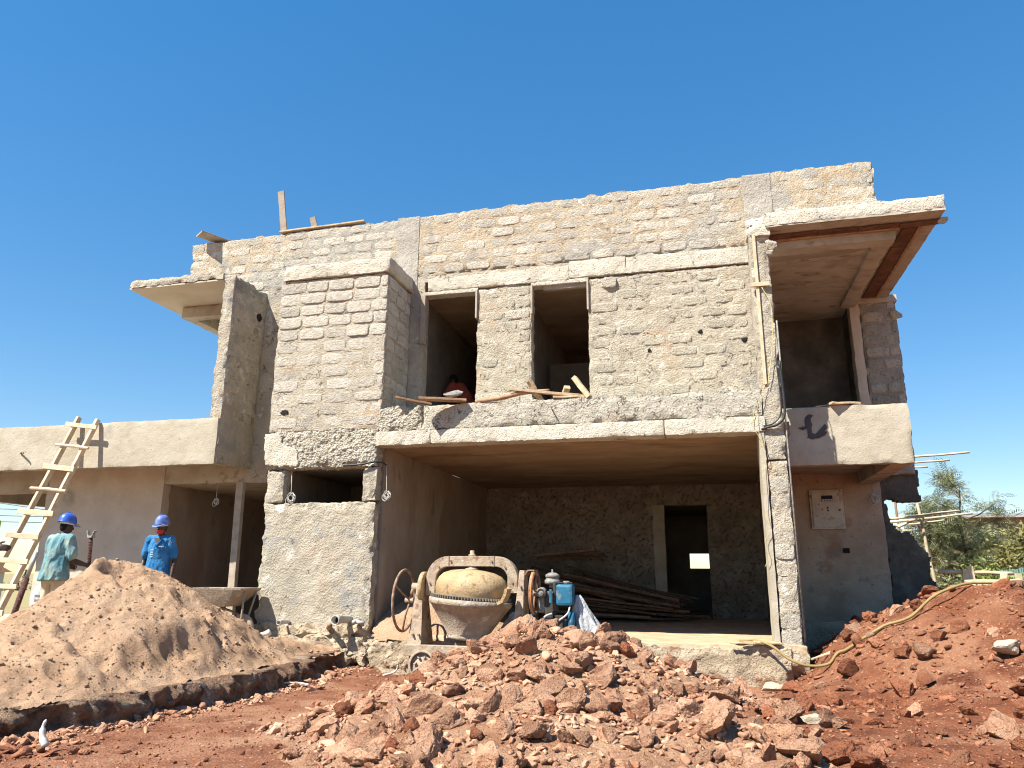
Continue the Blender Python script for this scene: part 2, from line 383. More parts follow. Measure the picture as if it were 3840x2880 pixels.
M['clod_mix'] = material('clod_mix', [(.28, (.27, .115, .063)), (.5, (.44, .237, .145)), (.74, (.54, .345, .23))], 3, island=.42, bump=[(34, .02, 'n')])
M['red_clod'] = material('red_clod', [(.28, (.17, .054, .026)), (.5, (.27, .10, .049)), (.74, (.40, .19, .105))], 4, rand=.35, bump=[(20, .05, 'n'), (52, .03, 'n')])
M['red_clod_mix'] = material('red_clod_mix', [(.28, (.19, .064, .032)), (.5, (.30, .12, .062)), (.74, (.46, .25, .15))], 2, island=.5, bump=[(34, .03, 'n')])
M['pebble'] = material('pebble', [(.3, (.40, .27, .17)), (.5, (.5, .38, .27)), (.7, (.6, .5, .4))], 3, island=.35, bump=[(40, .01, 'n')])
M['pale_stone'] = material('pale_stone', [(.3, (.34, .26, .175)), (.5, (.42, .34, .245)), (.7, (.50, .42, .32))], 8, rand=.1, bump=[(30, .02, 'n')])
M['sand'] = material('sand', [(.3, (.40, .245, .145)), (.5, (.49, .315, .195)), (.72, (.55, .38, .25))], 2.8, patches=(1.0, .62, .74, (.44, .345, .26)),
                     speck=(30, .68, (.33, .18, .10), .45), bump=[(17, .035, 'n'), (44, .032, 'n'), (110, .012, 'n')])
M['bank'] = material('bank', [(.3, (.15, .075, .046)), (.5, (.30, .18, .115)), (.72, (.47, .335, .22))], 5, patches=(2.4, .50, .62, (.47, .32, .20)), patch2=(3.5, .56, .66, (.36, .31, .26)), bump=[(17, .09, 'n'), (44, .05, 'n')])
M['drygrass'] = material('drygrass', [(.3, (.20, .16, .07)), (.5, (.28, .23, .11)), (.7, (.34, .29, .15))], 1.5, bump=[(6, .05, 'n')])
M['mixer_frame'] = material('mixer_frame', [(.3, (.25, .185, .125)), (.5, (.36, .285, .205)), (.7, (.43, .36, .275))], 9, patches=(6, .57, .70, (.20, .105, .062)), patch2=(14, .6, .7, (.45, .40, .33)), bump=[(45, .01, 'n')], rough=.75)
M['drum_top'] = material('drum_top', [(.3, (.33, .215, .10)), (.5, (.42, .295, .155)), (.7, (.47, .36, .215))], 3, patches=(4, .5, .68, (.30, .22, .145)), patch2=(9, .58, .68, (.21, .145, .095)), speck=(25, .62, (.16, .12, .08), .7), bump=[(35, .008, 'n')], rough=.6, spec=.35)
M['drum_low'] = material('drum_low', [(.3, (.24, .19, .14)), (.5, (.32, .265, .20)), (.7, (.39, .335, .26))], 4, patches=(4, .54, .68, (.24, .165, .11)), patch2=(8, .58, .68, (.45, .41, .345)), bump=[(30, .016, 'n')], rough=.85)
M['gear'] = material('gear', [(.3, (.10, .085, .07)), (.6, (.18, .155, .13))], 12, rough=.6, bump=[(50, .003, 'n')])
M['rust'] = material('rust', [(.3, (.14, .075, .045)), (.5, (.24, .15, .10)), (.7, (.38, .28, .2))], 14, rough=.85, bump=[(60, .004, 'n')])
M['rust_red'] = material('rust_red', [(.3, (.06, .025, .02)), (.5, (.10, .042, .034)), (.7, (.16, .085, .07))], 22, speck=(60, .63, (.4, .33, .28), .7), rough=.85, bump=[(60, .004, 'n')])
M['steel'] = material('steel', [(.3, (.28, .26, .24)), (.6, (.42, .40, .37))], 12, rough=.5, metal=.3)
M['wheel'] = material('wheel', [(.3, (.24, .18, .13)), (.5, (.34, .27, .20)), (.7, (.42, .35, .27))], 12, rough=.85, bump=[(50, .006, 'n')])
M['engine_grey'] = material('engine_grey', [(.3, (.11, .105, .095)), (.5, (.21, .20, .18)), (.7, (.31, .295, .265))], 20, rough=.65, bump=[(60, .004, 'n')])
M['engine_dark'] = material('engine_dark', [(.3, (.025, .023, .02)), (.7, (.075, .068, .06))], 20, rough=.55)
M['tank_blue'] = material('tank_blue', [(.3, (.008, .075, .15)), (.5, (.012, .12, .21)), (.7, (.025, .17, .26))], 8, rough=.5, spec=.5, patches=(9, .54, .7, (.17, .20, .20)))
M['white_sack'] = material('white_sack', [(.3, (.36, .37, .385)), (.5, (.47, .475, .48)), (.7, (.54, .54, .53))], 8, rough=.7, bump=[(14, .03, 'n'), (40, .012, 'n')])
M['bag_print'] = material('bag_print', [(.4, (.12, .11, .12)), (.6, (.2, .18, .18))], 20)
M['bag_tan'] = material('bag_tan', [(.3, (.5, .4, .25)), (.6, (.6, .5, .33))], 8, bump=[(30, .01, 'n')])
M['pvc'] = material('pvc', [(.3, (.38, .36, .33)), (.6, (.47, .45, .41))], 10, rough=.5)
M['shade_black'] = material('shade_black', [(.3, (.01, .01, .01)), (.6, (.02, .018, .015))], 5)  # near-black colour painted in for the shade inside openings
M['cable_white'] = material('cable_white', [(.3, (.42, .40, .37)), (.6, (.52, .50, .46))], 5, rough=.5)
M['cable_black'] = material('cable_black', [(.3, (.02, .02, .02)), (.6, (.035, .034, .032))], 5, rough=.45)
M['twine'] = material('twine', [(.3, (.45, .40, .14)), (.6, (.58, .5, .25))], 30)
M['hose'] = material('hose', [(.3, (.19, .135, .055)), (.5, (.26, .19, .08)), (.7, (.32, .24, .115))], 5, rough=.7, spec=.15, patches=(2, .55, .7, (.28, .17, .09)))
M['orange'] = material('orange', [(.3, (.55, .16, .04)), (.6, (.65, .22, .06))], 10)
M['meter_box'] = material('meter_box', [(.3, (.40, .37, .30)), (.5, (.52, .49, .41)), (.7, (.58, .55, .47))], 7, patches=(6, .54, .68, (.36, .28, .2)), patch2=(14, .6, .68, (.28, .2, .14)), rough=.65, bump=[(20, .004, 'n')])
M['label_dark'] = material('label_dark', [(.4, (.02, .022, .03)), (.6, (.03, .032, .04))], 6)
M['label_light'] = material('label_light', [(.4, (.5, .55, .6)), (.6, (.6, .64, .68))], 6)
M['skin'] = material('skin', [(.3, (.035, .018, .012)), (.6, (.06, .03, .02))], 9, rough=.5, spec=.4)
M['hair'] = material('hair', [(.3, (.006, .005, .005)), (.6, (.012, .01, .009))], 60, bump=[(200, .004, 'n')])
M['helmet'] = material('helmet', [(.3, (.022, .075, .38)), (.5, (.032, .10, .47)), (.7, (.05, .13, .52))], 7, rough=.35, spec=.5)
M['helmet_pale'] = material('helmet_pale', [(.3, (.06, .12, .42)), (.5, (.11, .17, .46)), (.7, (.33, .36, .5))], 9, rough=.5, spec=.4)
M['teal_shirt'] = material('teal_shirt', [(.3, (.06, .20, .26)), (.5, (.14, .27, .29)), (.7, (.28, .34, .28))], 3.5, rough=.95, bump=[(25, .012, 'n'), (60, .004, 'n')], patches=(3, .48, .66, (.31, .36, .29)))
M['blue_shirt'] = material('blue_shirt', [(.3, (.018, .12, .30)), (.5, (.03, .165, .37)), (.7, (.06, .21, .42))], 6, rough=.95, bump=[(25, .012, 'n'), (60, .004, 'n')])
M['dark_blue'] = material('dark_blue', [(.3, (.01, .03, .20)), (.6, (.012, .045, .27))], 5)
M['white_print'] = material('white_print', [(.3, (.5, .62, .7)), (.6, (.6, .7, .75))], 30)
M['khaki'] = material('khaki', [(.3, (.44, .33, .20)), (.5, (.55, .43, .28)), (.7, (.62, .51, .35))], 4, rough=.95, bump=[(50, .003, 'n')])
M['red_cloth'] = material('red_cloth', [(.3, (.42, .015, .02)), (.6, (.52, .025, .03))], 8, rough=.9)
M['mask_red'] = material('mask_red', [(.3, (.55, .035, .03)), (.6, (.66, .05, .04))], 8, rough=.9)
M['purple'] = material('purple', [(.3, (.06, .02, .2)), (.6, (.12, .06, .3))], 12, rough=.8)
M['hi_vis'] = material('hi_vis', [(.3, (.28, .42, .02)), (.6, (.38, .55, .04))], 8)
M['dark_trousers'] = material('dark_trousers', [(.3, (.02, .018, .03)), (.6, (.04, .035, .05))], 8)
M['red_shirt'] = material('red_shirt', [(.3, (.26, .05, .03)), (.6, (.34, .07, .045))], 8, rough=.95)
M['bark'] = material('bark', [(.3, (.07, .05, .035)), (.6, (.14, .10, .07))], 12, bump=[(30, .01, 'n')])
M['leaf_grey'] = material('leaf_grey', [(.3, (.16, .18, .09)), (.5, (.25, .265, .135)), (.7, (.34, .345, .19))], 1.3, island=.35, trans=.3, rough=.7)
M['leaf_olive'] = material('leaf_olive', [(.3, (.18, .175, .06)), (.5, (.28, .26, .095)), (.7, (.38, .345, .145))], 1.3, island=.35, trans=.3, rough=.7)
M['leaf_green'] = material('leaf_green', [(.3, (0.15, 0.2, 0.045)), (.5, (0.25, 0.31, 0.08)), (.7, (0.36, 0.385, 0.13))], 1.3, island=.35, trans=.3, rough=.7)
M['reed'] = material('reed', [(.3, (0.27, 0.235, 0.1)), (.5, (0.39, 0.345, 0.15)), (.7, (0.5, 0.44, 0.22))], 1.3, island=.35, trans=.25, rough=.7)
M['far_leaf'] = material('far_leaf', [(.3, (.035, .045, .03)), (.6, (.07, .08, .05))], .4, island=.3, rough=.9)
M['metal_roof'] = material('metal_roof', [(.3, (.30, .30, .31)), (.6, (.40, .40, .41))], 2, rough=.5, patches=(.8, .55, .7, (.34, .30, .26)))
M['tile_roof'] = material('tile_roof', [(.3, (.14, .06, .045)), (.6, (.22, .10, .07))], 2)
M['far_wall'] = material('far_wall', [(.3, (.45, .42, .37)), (.6, (.55, .52, .46))], .6)
M['brown_wall'] = material('brown_wall', [(.3, (.20, .15, .10)), (.6, (.32, .25, .18))], 1.2, bump=[(5, .05, 'n')])
M['green_sheet'] = material('green_sheet', [(.3, (.10, .20, .19)), (.6, (.16, .27, .26))], 3, rough=.6)
M['window_dark'] = material('window_dark', [(.3, (.03, .03, .035)), (.6, (.05, .05, .055))], 3, rough=.3)
M['white_shard'] = material('white_shard', [(.3, (.46, .43, .38)), (.6, (.56, .53, .48))], 10, rough=.6)

# ------------------------------------------------------------------ terrain
def smax(a, b, k=.08):
    h = np.clip(.5+.5*(a-b)/k, 0, 1); return b*(1-h)+a*h+k*h*(1-h)

EDGE = np.array([(-9, -5.95), (-5.26, -5.56), (-4.56, -5.31), (-3.4, -5.12), (-2.34, -5.04), (-.69, -5.06), (-.31, -4.95), (.4, -4.85)])
def edge_x(y): return np.interp(y, EDGE[:, 0], EDGE[:, 1])

def z_ground(x, y):
    P = P2(x, y)
    z = .19 + .035*fbm(P, 1.3, 3, 3) + .018*fbm(P, .16, 3, 4)
    far = np.clip((np.hypot(x, y+3)-16)/40, 0, 1)
    z = z*(1-far) + far*(-.6 - .022*np.minimum(np.hypot(x, y), 400))
    z = z - .05*np.exp(-((y+.3)/.5)**2)*(x > -4.5)*(x < 1.4)
    return z

def z_bank(x, y):
    P = P2(x, y); return .42 + .04*fbm(P, .9, 3, 8) + .012*fbm(P, .12, 2, 9) + .02*np.clip((y+4)/4, 0, 1)

DENT = [(rng.uniform(-8.6, -5.3), rng.uniform(-5, -1.2), rng.uniform(.06, .17), rng.uniform(.04, .12)) for _ in range(22)] + [(rng.uniform(-6.7, -5.5), rng.uniform(-4.2, -1.3), rng.uniform(.14, .26), rng.uniform(.07, .13)) for _ in range(8)]
def z_sand(x, y):
    P = P2(x, y)
    xx, yy = x+6.9, y+2.65
    wob = 1 + .13*fbm(P, .9, 2, 21)
    d = np.hypot(np.where(xx < 0, xx*1.25, xx*1.0), np.where(yy < 0, yy*.88, yy))*wob
    z = 1.67 - .60*(np.sqrt(d*d+.03)-.17) - np.where(xx < 0, .8*np.clip(-xx, 0, .6), 0)
    d3 = np.hypot((x+8.0)*.7, (y+3.7)); z = smax(z, .70-.24*d3*wob, .1)
    d2 = np.hypot((x+6.1), (y+3.2)*.8)                       # a lower shoulder to the front
    z = smax(z, 1.12-.62*d2*wob, .12)
    tail = .505 + .16*np.exp(-(np.clip(d-1.8, 0, 9)/.55)**2)
    z = smax(z, tail, .1)
    slope = np.clip((z-.55)*3, 0, 1)
    z = z + (.075*fbm(P, .42, 3, 22) + .045*np.abs(fbm(P, .17, 3, 23)) + .018*np.clip(vn(P, .085, 26), 0, 1) + .012*vn(P, .05, 24))*(.6+.4*slope)
    z = z + .012*vn(P, .032, 25)*slope
    for cx, cy, r, dp in DENT:
        q = ((x-cx)/r)**2+((y-cy)/(r*.8))**2
        z = z - dp*np.exp(-q*q) + .5*dp*np.exp(-((np.sqrt(q)-1.35)/.3)**2)*.6*((y-cy) < 0)
    ed = np.clip((edge_x(y)+.04+.14*vn(P, .3, 51)+.05*vn(P, .09, 52)-x)/.62, 0, 1); ed = ed*ed*(3-2*ed)
    return z_bank(x, y)-.03 + (z-z_bank(x, y)+.03)*ed + .012*vn(P, .06, 53)*(1-ed)

CONES = [(-1.65, -2.8, 1.08, .47), (-2.7, -3.9, .44, .22), (-1.05, -2.9, 1.0, .45), (-.5, -3.2, .78, .40), (-1.2, -4.7, .66, .24), (-.1, -4.8, .60, .28),
         (-2.2, -3.9, .58, .30)]
def z_rubble(x, y):
    P = P2(x, y); z = np.full_like(x, -.2)
    for cx, cy, t, s in CONES:
        d = np.sqrt((x-cx)**2+(y-cy)**2+.02); z = smax(z, t-s*d*(1+.1*vn(P, .7, 31)), .1)
    return z + .05*fbm(P, .35, 3, 32) + .03*np.abs(fbm(P, .13, 3, 33)) - .02

CR = np.array([(.6, .05), (1.0, .25), (1.3, .40), (1.5, .64), (2.0, .93), (2.67, 1.19), (3.1, 1.39), (3.8, 1.41), (5, 1.5), (8, 1.4)])
def z_mound(x, y):
    P = P2(x, y)
    c = np.interp(x - .12*np.clip(-.2-y, 0, 4), CR[:, 0], CR[:, 1])
    f = np.clip(-.3-y, 0, 9); b_ = np.clip(y-.3, 0, 9)
    z = c - .17*f*np.clip(c, 0, 1) - .28*np.clip(b_-.4, 0, 9)*np.clip(c, 0, .7)
    base = .36 + .02*x - .14*np.clip(1.3-x, 0, 1.5)/.6*np.clip((y+3.2)/1.5, .12, 1) - .3*np.clip(y-1.5, 0, 3)
    base = np.where(y > -1.2, base - .35*np.clip(1.45-x, 0, 1), base)
    z = smax(z, base, .15)
    return z + .06*fbm(P, .6, 3, 41) + .03*np.abs(fbm(P, .18, 3, 42)) + .012*vn(P, .06, 43) - .02

def heightgrid(name, X, Y, fn, m, keep=None):
    x, y = np.meshgrid(X, Y, indexing='ij'); n, k = x.shape
    z = fn(x.ravel(), y.ravel())
    V = np.stack([x.ravel(), y.ravel(), z], 1)
    i = np.arange(n*k).reshape(n, k)
    F = np.stack([i[:-1, :-1], i[1:, :-1], i[1:, 1:], i[:-1, 1:]], -1).reshape(-1, 4)
    if keep is not None:
        kk = keep(V); F = F[kk[F].any(1)]
        used = np.unique(F); mp = np.full(len(V), -1); mp[used] = np.arange(len(used)); V = V[used]; F = mp[F]
    return mk(name, V, F, m, None, True)

def spread(lo, hi, step, out_lo, out_hi, q=1.35):
    c = list(lines_(lo, hi, step)); s = step*2
    a = lo; left = []
    while a > out_lo: a -= s; s *= q; left.append(max(a, out_lo))
    s = step*2; a = hi; right = []
    while a < out_hi: a += s; s *= q; right.append(min(a, out_hi))
    return np.array(left[::-1]+c+right)

structure(heightgrid('ground', spread(-6.0, 2.6, .03, -1500, 1500), spread(-7.2, .3, .03, -600, 2200), z_ground, M['track_soil']))

# raised bank on the side of the sand, with its cut edge
def build_bank():
    ys = lines_(-9, 1.2, .028); tx = np.concatenate([np.array([-7.5, -6, -5, -4.2]), lines_(-3.6, -.04, .06)])
    cut = [(.0, 0.0), (.035, .06), (.03, .16), (.05, .3), (.02, .5), (.06, .72), (.1, 1.0)]
    V = []; n = len(tx)+len(cut)
    for y in ys:
        e = edge_x(y)
        sl_ = float(np.clip(.1+1.6*fbm(np.array([[0., y, 0.]]), .9, 3, 17)[0], 0, 1))
        xs = np.concatenate([e+tx, np.array([e+c[0]+.34*sl_*c[1] for c in cut])])
        zt = z_bank(xs, np.full_like(xs, y))
        P = P2(xs, np.full_like(xs, y)); P[:, 2] = np.arange(n)*.06
        j = .2*fbm(P, .6, 3, 12)+.11*fbm(P, .14, 2, 13)
        fr = np.concatenate([np.zeros(len(tx)), [c[1] for c in cut]])
        near = np.clip((xs-e+.5)/.5, 0, 1)
        z = zt*(1-fr) + .08*fr - .03*near*np.abs(fbm(P, .1, 2, 14))
        V.append(np.stack([xs + j*near + .05*near*vn(P, .05, 15)*(fr > 0), np.full_like(xs, y) + .05*near*vn(P, .09, 16), z], 1))
    V = np.concatenate(V); k = len(ys); i = np.arange(k*n).reshape(k, n)
    F = np.stack([i[:-1, :-1], i[:-1, 1:], i[1:, 1:], i[1:, :-1]], -1).reshape(-1, 4)
    structure(mk('earth_bank', V, F, M['bank'], None, True))
build_bank()
structure(heightgrid('earth_terrace', spread(-13, -8.5, .25, -40, -8.4), spread(-9, 1.5, .3, -14, 14), lambda x, y: z_bank(x, y)-.004 - .9*np.clip((-x-14)/14, 0, 1), M['bank']))
sh = heightgrid('sand_heap', lines_(-9.9, -5.0, .024), lines_(-5.9, -.15, .024), z_sand, M['sand'],
                keep=lambda V: (V[:, 0] < edge_x(V[:, 1])-.02) & (V[:, 2] > .40))
stuff(tag(sh, 'big heap of orange building sand on the bank beside the workers', 'sand heap'))
rh = heightgrid('rubble_heap', lines_(-4.2, 2.0, .03), lines_(-7.2, -.7, .03), z_rubble, M['heap_soil'], keep=lambda V: V[:, 2] > .12)
structure(rh)
mh = heightgrid('soil_mound', spread(-.3, 5.0, .032, -.35, 14), spread(-7.2, 3.2, .032, -7.4, 3.3), z_mound, M['red_soil'], keep=lambda V: V[:, 2] > .10)
structure(mh)

# --- clods
def clod_mesh(name, seed, sub, m):
    r = np.random.default_rng(seed); bm = bmesh.new(); bmesh.ops.create_icosphere(bm, subdivisions=sub, radius=1)
    V = np.array([v.co[:] for v in bm.verts])
    for _ in range(13 if sub > 2 else 7):
        n = r.normal(size=3); n /= np.linalg.norm(n); d = r.uniform(.45, .8) if sub > 2 else r.uniform(.25, .6)
        ov = np.clip(V@n-d, 0, None); V = V - ov[:, None]*n
    V *= (1+.26*fbm(V, .5, 5, seed, .62))[:, None]
    V *= r.uniform([1.0, .65, .5], [1.55, 1.1, .9])
    if sub < 3: V *= r.uniform(.72, 1.2, (len(V), 1))
    for v, c_ in zip(bm.verts, V): v.co = c_
    me = bpy.data.meshes.new(name); bm.to_mesh(me); bm.free()
    if m: me.materials.append(m)
    return me

def scatter_clods(n, sampler, hfn, smin, smax_, power, seed):
    r = np.random.default_rng(seed); out = []
    xy = sampler(r, n)
    s = smin*(1-r.random(len(xy))*(1-(smin/smax_)**power))**(-1/power)
    z = hfn(xy[:, 0], xy[:, 1])
    ok = z > z_ground(xy[:, 0], xy[:, 1])-.02
    if hfn is z_rubble: ok &= z > z_mound(xy[:, 0], xy[:, 1])-.03
    if hfn is z_mound: ok &= z > z_rubble(xy[:, 0], xy[:, 1])-.03
    return xy[ok], z[ok], s[ok]

def place_clods(parent, meshes, xy, z, s, seed, name='clod'):
    r = np.random.default_rng(seed)
    for k in range(len(s)):
        o = bpy.data.objects.new(name, meshes[r.integers(len(meshes))])
        o.location = (xy[k, 0], xy[k, 1], z[k]+s[k]*.3); o.scale = (s[k],)*3
        o.rotation_euler = (r.uniform(-.9, .9), r.uniform(-.9, .9), r.uniform(0, 6.3))
        COL.objects.link(o); o.parent = parent

def joined_clods(name, parent, base, xy, z, s, seed, m, lift=.25):
    """thousands of small lumps joined into one mesh"""
    r = np.random.default_rng(seed); VV, FF, k = [], [], 0
    forms = [(np.array([v.co[:] for v in b.vertices]), np.array([p.vertices[:] for p in b.polygons])) for b in base]
    for q in range(len(s)):
        V, F = forms[r.integers(len(forms))]
        a = r.uniform(0, 6.3); c_, s_ = math.cos(a), math.sin(a); b_ = r.uniform(-.7, .7); cb, sb = math.cos(b_), math.sin(b_)
        R = np.array([[c_, -s_, 0], [s_, c_, 0], [0, 0, 1]])@np.array([[1, 0, 0], [0, cb, -sb], [0, sb, cb]])
        VV.append(V@R.T*s[q]+np.array([xy[q, 0], xy[q, 1], z[q]+s[q]*lift])); FF.append(F+k); k += len(V)
    o = mk(name, np.concatenate(VV), np.concatenate(FF), m, parent)
    return stuff(o)

clodsA = [clod_mesh('clod', 100+i, 4, M['clod']) for i in range(13)] + [clod_mesh('clod', 130+i, 4, M['red_clod']) for i in range(1)]
clodsB = [clod_mesh('clod', 150+i, 4, M['red_clod']) for i in range(8)] + [clod_mesh('clod', 170+i, 4, M['clod']) for i in range(3)]
small = [clod_mesh('pebble', 200+i, 2, None) for i in range(8)]
tiny = [clod_mesh('pebble', 220+i, 1, None) for i in range(6)]

def samp_rubble(r, n):
    p = np.stack([r.uniform(-3.8, 1.2, n), r.uniform(-6.6, -.9, n)], 1)
    return p[~((p[:, 0] < -2.2) & (p[:, 1] > -2.0))]
xy, z, s = scatter_clods(7600, samp_rubble, z_rubble, .020, .15, 1.72, 61)
app = s/np.hypot(xy[:, 0], xy[:, 1]+10.5); o_ = np.argsort(-app)
place_clods(rh, clodsA, xy[o_[:290]], z[o_[:290]], s[o_[:290]], 62)
rest = o_[290:]
joined_clods('small_clods', rh, small, xy[rest], z[rest], s[rest], 63, M['clod_mix'])

def samp_mound(r, n):
    return np.stack([r.uniform(.0, 4.8, n), r.uniform(-6.8, 1.8, n)], 1)
xy, z, s = scatter_clods(4600, samp_mound, z_mound, .014, .15, 1.75, 71)
app = s/np.hypot(xy[:, 0], xy[:, 1]+10.5); o_ = np.argsort(-app)
place_clods(mh, clodsB, xy[o_[:230]], z[o_[:230]], s[o_[:230]], 72)
rest = o_[230:]
joined_clods('small_clods', mh, small, xy[rest], z[rest], s[rest], 73, M['red_clod_mix'])

# loose stones on the open red ground, crumbs at the foot of the bank
def samp_ground(r, n): return np.stack([r.uniform(-6.0, 1.4, n), r.uniform(-7, -.1, n)], 1)
xy, z, s = scatter_clods(5200, samp_ground, z_ground, .006, .045, 2.4, 81)
joined_clods('loose_stones', bpy.data.objects['ground'], tiny, xy, z, s, 82, M['red_clod_mix'])
r_ = np.random.default_rng(83); n = 1900
yy = r_.uniform(-6.5, 0, n); xx = edge_x(yy)+.02+np.abs(r_.normal(0, .22, n)); xy = np.stack([xx, yy], 1)
s = .012*(1-r_.random(n)*.99)**(-1/2.0); s = np.clip(s, 0, .08)
joined_clods('fallen_crumbs', bpy.data.objects['earth_bank'], small, xy, z_ground(xx, yy), s, 84, M['clod_mix'])
n = 620; a_ = r_.uniform(0, 6.28, n); rr = 1.7+r_.normal(0, .35, n)
xx = -6.7+rr*np.cos(a_); yy = -2.9+rr*np.sin(a_); k_ = (xx < edge_x(yy)-.15) & (yy < -.3)
xx, yy = xx[k_], yy[k_]; s = np.clip(.010*(1-r_.random(len(xx))*.98)**(-1/2.6), 0, .04)
joined_clods('sand_lumps', sh, small, np.stack([xx, yy], 1), z_sand(xx, yy), s, 85, M['sand'])
n = 3000; xx = r_.uniform(-9.2, -5.1, n); yy = r_.uniform(-5.6, -.5, n); k_ = (xx < edge_x(yy)-.1); xx, yy = xx[k_], yy[k_]
joined_clods('sand_clumps', sh, tiny, np.stack([xx, yy], 1), z_sand(xx, yy), np.clip(.009*(1-r_.random(len(xx))*.98)**(-1/2.8), 0, .03), 87, M['sand'], .3)
# heap of dark red clods in the lower corner of the ground by the bank
n = 150; xx = -5.15+r_.normal(0, .33, n); yy = -5.55+r_.normal(0, .25, n); s = np.clip(.02*(1-r_.random(n)*.98)**(-1/2.2), 0, .085)
joined_clods('fallen_clods', bpy.data.objects['ground'], small, np.stack([xx, yy], 1), z_ground(xx, yy), s, 86, M['red_clod_mix'])
for (nm, lb, x, y, zz, sc, sd) in [
        ('stone_block', 'pale squared stone lying at the foot of the garage foundation', .77, -.55, .2, (.17, .09, .07), 301),
        ('stone', 'white pointed stone among the red clods', .68, -4.5, .50, (.06, .05, .07), 302),
        ('stone', 'large pale boulder half sunk in the red mound', 2.75, -2.2, .80, (.20, .18, .17), 303)]:
    me = clod_mesh(nm, sd, 3, M['pale_stone']); o = bpy.data.objects.new(nm, me); COL.objects.link(o); o.location = (x, y, zz+sc[2]*.4); o.scale = sc
    tag(o, lb, 'stone')

# ------------------------------------------------------------------ the house
H = thing('house', 'unfinished two-storey concrete block house with open garage and balcony', 'house', (-2.5, 1.0, .66))
def hb(name, m, b, **k): return rough_box(name, M[m], H, b, **k)

BLOCKS = []
def make_block(seed):
    r = np.random.default_rng(seed); nu, nv = 10, 7
    u, v = np.meshgrid(np.array([-1, -.965, -.86, -.5, -.15, .2, .55, .87, .965, 1]), np.array([-1, -.93, -.6, 0, .6, .93, 1]), indexing='ij'); u, v = u.ravel(), v.ravel()
    p = np.power(np.abs(u)**7+np.abs(v)**5+1e-9, 1/6)
    b_ = np.clip((p-.93)/.12, 0, 1)
    P = np.stack([u*2.1, v, np.full_like(u, seed)], 1)
    y = -1+.8*b_**2 + .2*fbm(P, .7, 3, seed)
    edge = np.maximum(np.abs(u), np.abs(v)) > .99
    x = u*.5*(1-.05*np.abs(v)**4) + .02*vn(P, .5, seed+3); z = v*.5*(1-.06*np.abs(u)**4) + .045*vn(P, .5, seed+4)
    y = np.where(edge, .3, y)
    i = np.arange(nu*nv).reshape(nu, nv)
    F = np.stack([i[:-1, :-1], i[1:, :-1], i[1:, 1:], i[:-1, 1:]], -1).reshape(-1, 4)
    me = bpy.data.meshes.new('block'); me.from_pydata(np.stack([x, y, z], 1).tolist(), [], F.tolist()); me.update()
    me.polygons.foreach_set('use_smooth', [True]*len(me.polygons)); me.materials.append(M['block'])
    return me
BLOCKS = [make_block(400+i) for i in range(12)]

def courses(parent, u0, u1, z0, z1, at, face='front', ch=.215, bl=.42, joint=.022, prot=(.0, .022), seed=0, skip=None, join=None, jm='block_joined', shear=None):
    """rows of single blocks laid in bond on a wall face; 'at' is the plane of the face"""
    r = random.Random(seed); n = max(1, round((z1-z0)/ch)); ch = (z1-z0)/n
    items = []
    for c_ in range(n):
        x = u0 - (r.uniform(.1, .3)*bl if c_ % 2 else 0)
        zc = z0+ch*(c_+.5)
        while x < u1-.02:
            wd = bl*r.uniform(.86, 1.14); a, b_ = max(x, u0), min(x+wd, u1)
            if u1-b_ < .10: b_ = u1
            if b_-a > .07 and not (skip and skip((a+b_)/2, zc, r)):
                items.append(((a+b_)/2, zc, b_-a-joint*r.uniform(.7, 1.6), ch-joint*r.uniform(.7, 1.6), r.uniform(*prot), r.uniform(-.012, .012)))
            x = b_ if b_ < u1 else u1
    res = []
    for (uc, zc, wd, ht, pr, tl) in items:
        o = bpy.data.objects.new('block', r.choice(BLOCKS))
        dz = shear(uc, zc) if shear else 0
        if face == 'front': o.location = (uc, at-pr+.03, zc+dz); o.rotation_euler = (0, tl, 0)
        else: o.location = (at+pr-.03, uc, zc); o.rotation_euler = (tl, 0, PI/2)
        o.scale = (wd if r.random() < .5 else -wd, .03, ht)
        if join is None: COL.objects.link(o); o.parent = parent
        res.append(o)
    if join is not None:
        VV, FF, k = [], [], 0
        for o in res:
            Mx = np.array(Matrix.LocRotScale(o.location, o.rotation_euler, o.scale)); V = np.array([v.co[:] for v in o.data.vertices])
            VV.append(V@Mx[:3, :3].T+Mx[:3, 3]); F = np.array([p.vertices[:] for p in o.data.polygons])
            FF.append((F if o.scale[0] > 0 else F[:, ::-1])+k); k += len(V)
            bpy.data.objects.remove(o)
        stuff(mk(join, np.concatenate(VV), np.concatenate(FF), M[jm], parent, True))
    return res
M['block_joined'] = material('block_joined', [(.3, (.38, .34, .265)), (.5, (.46, .42, .33)), (.7, (.53, .485, .39))], 6, island=.14, patches=(1.0, .56, .7, (.45, .37, .27)),
                             speck=(36, .60, (.19, .16, .12), .8), bump=[(20, .025, 'n'), (46, .028, 'n')])

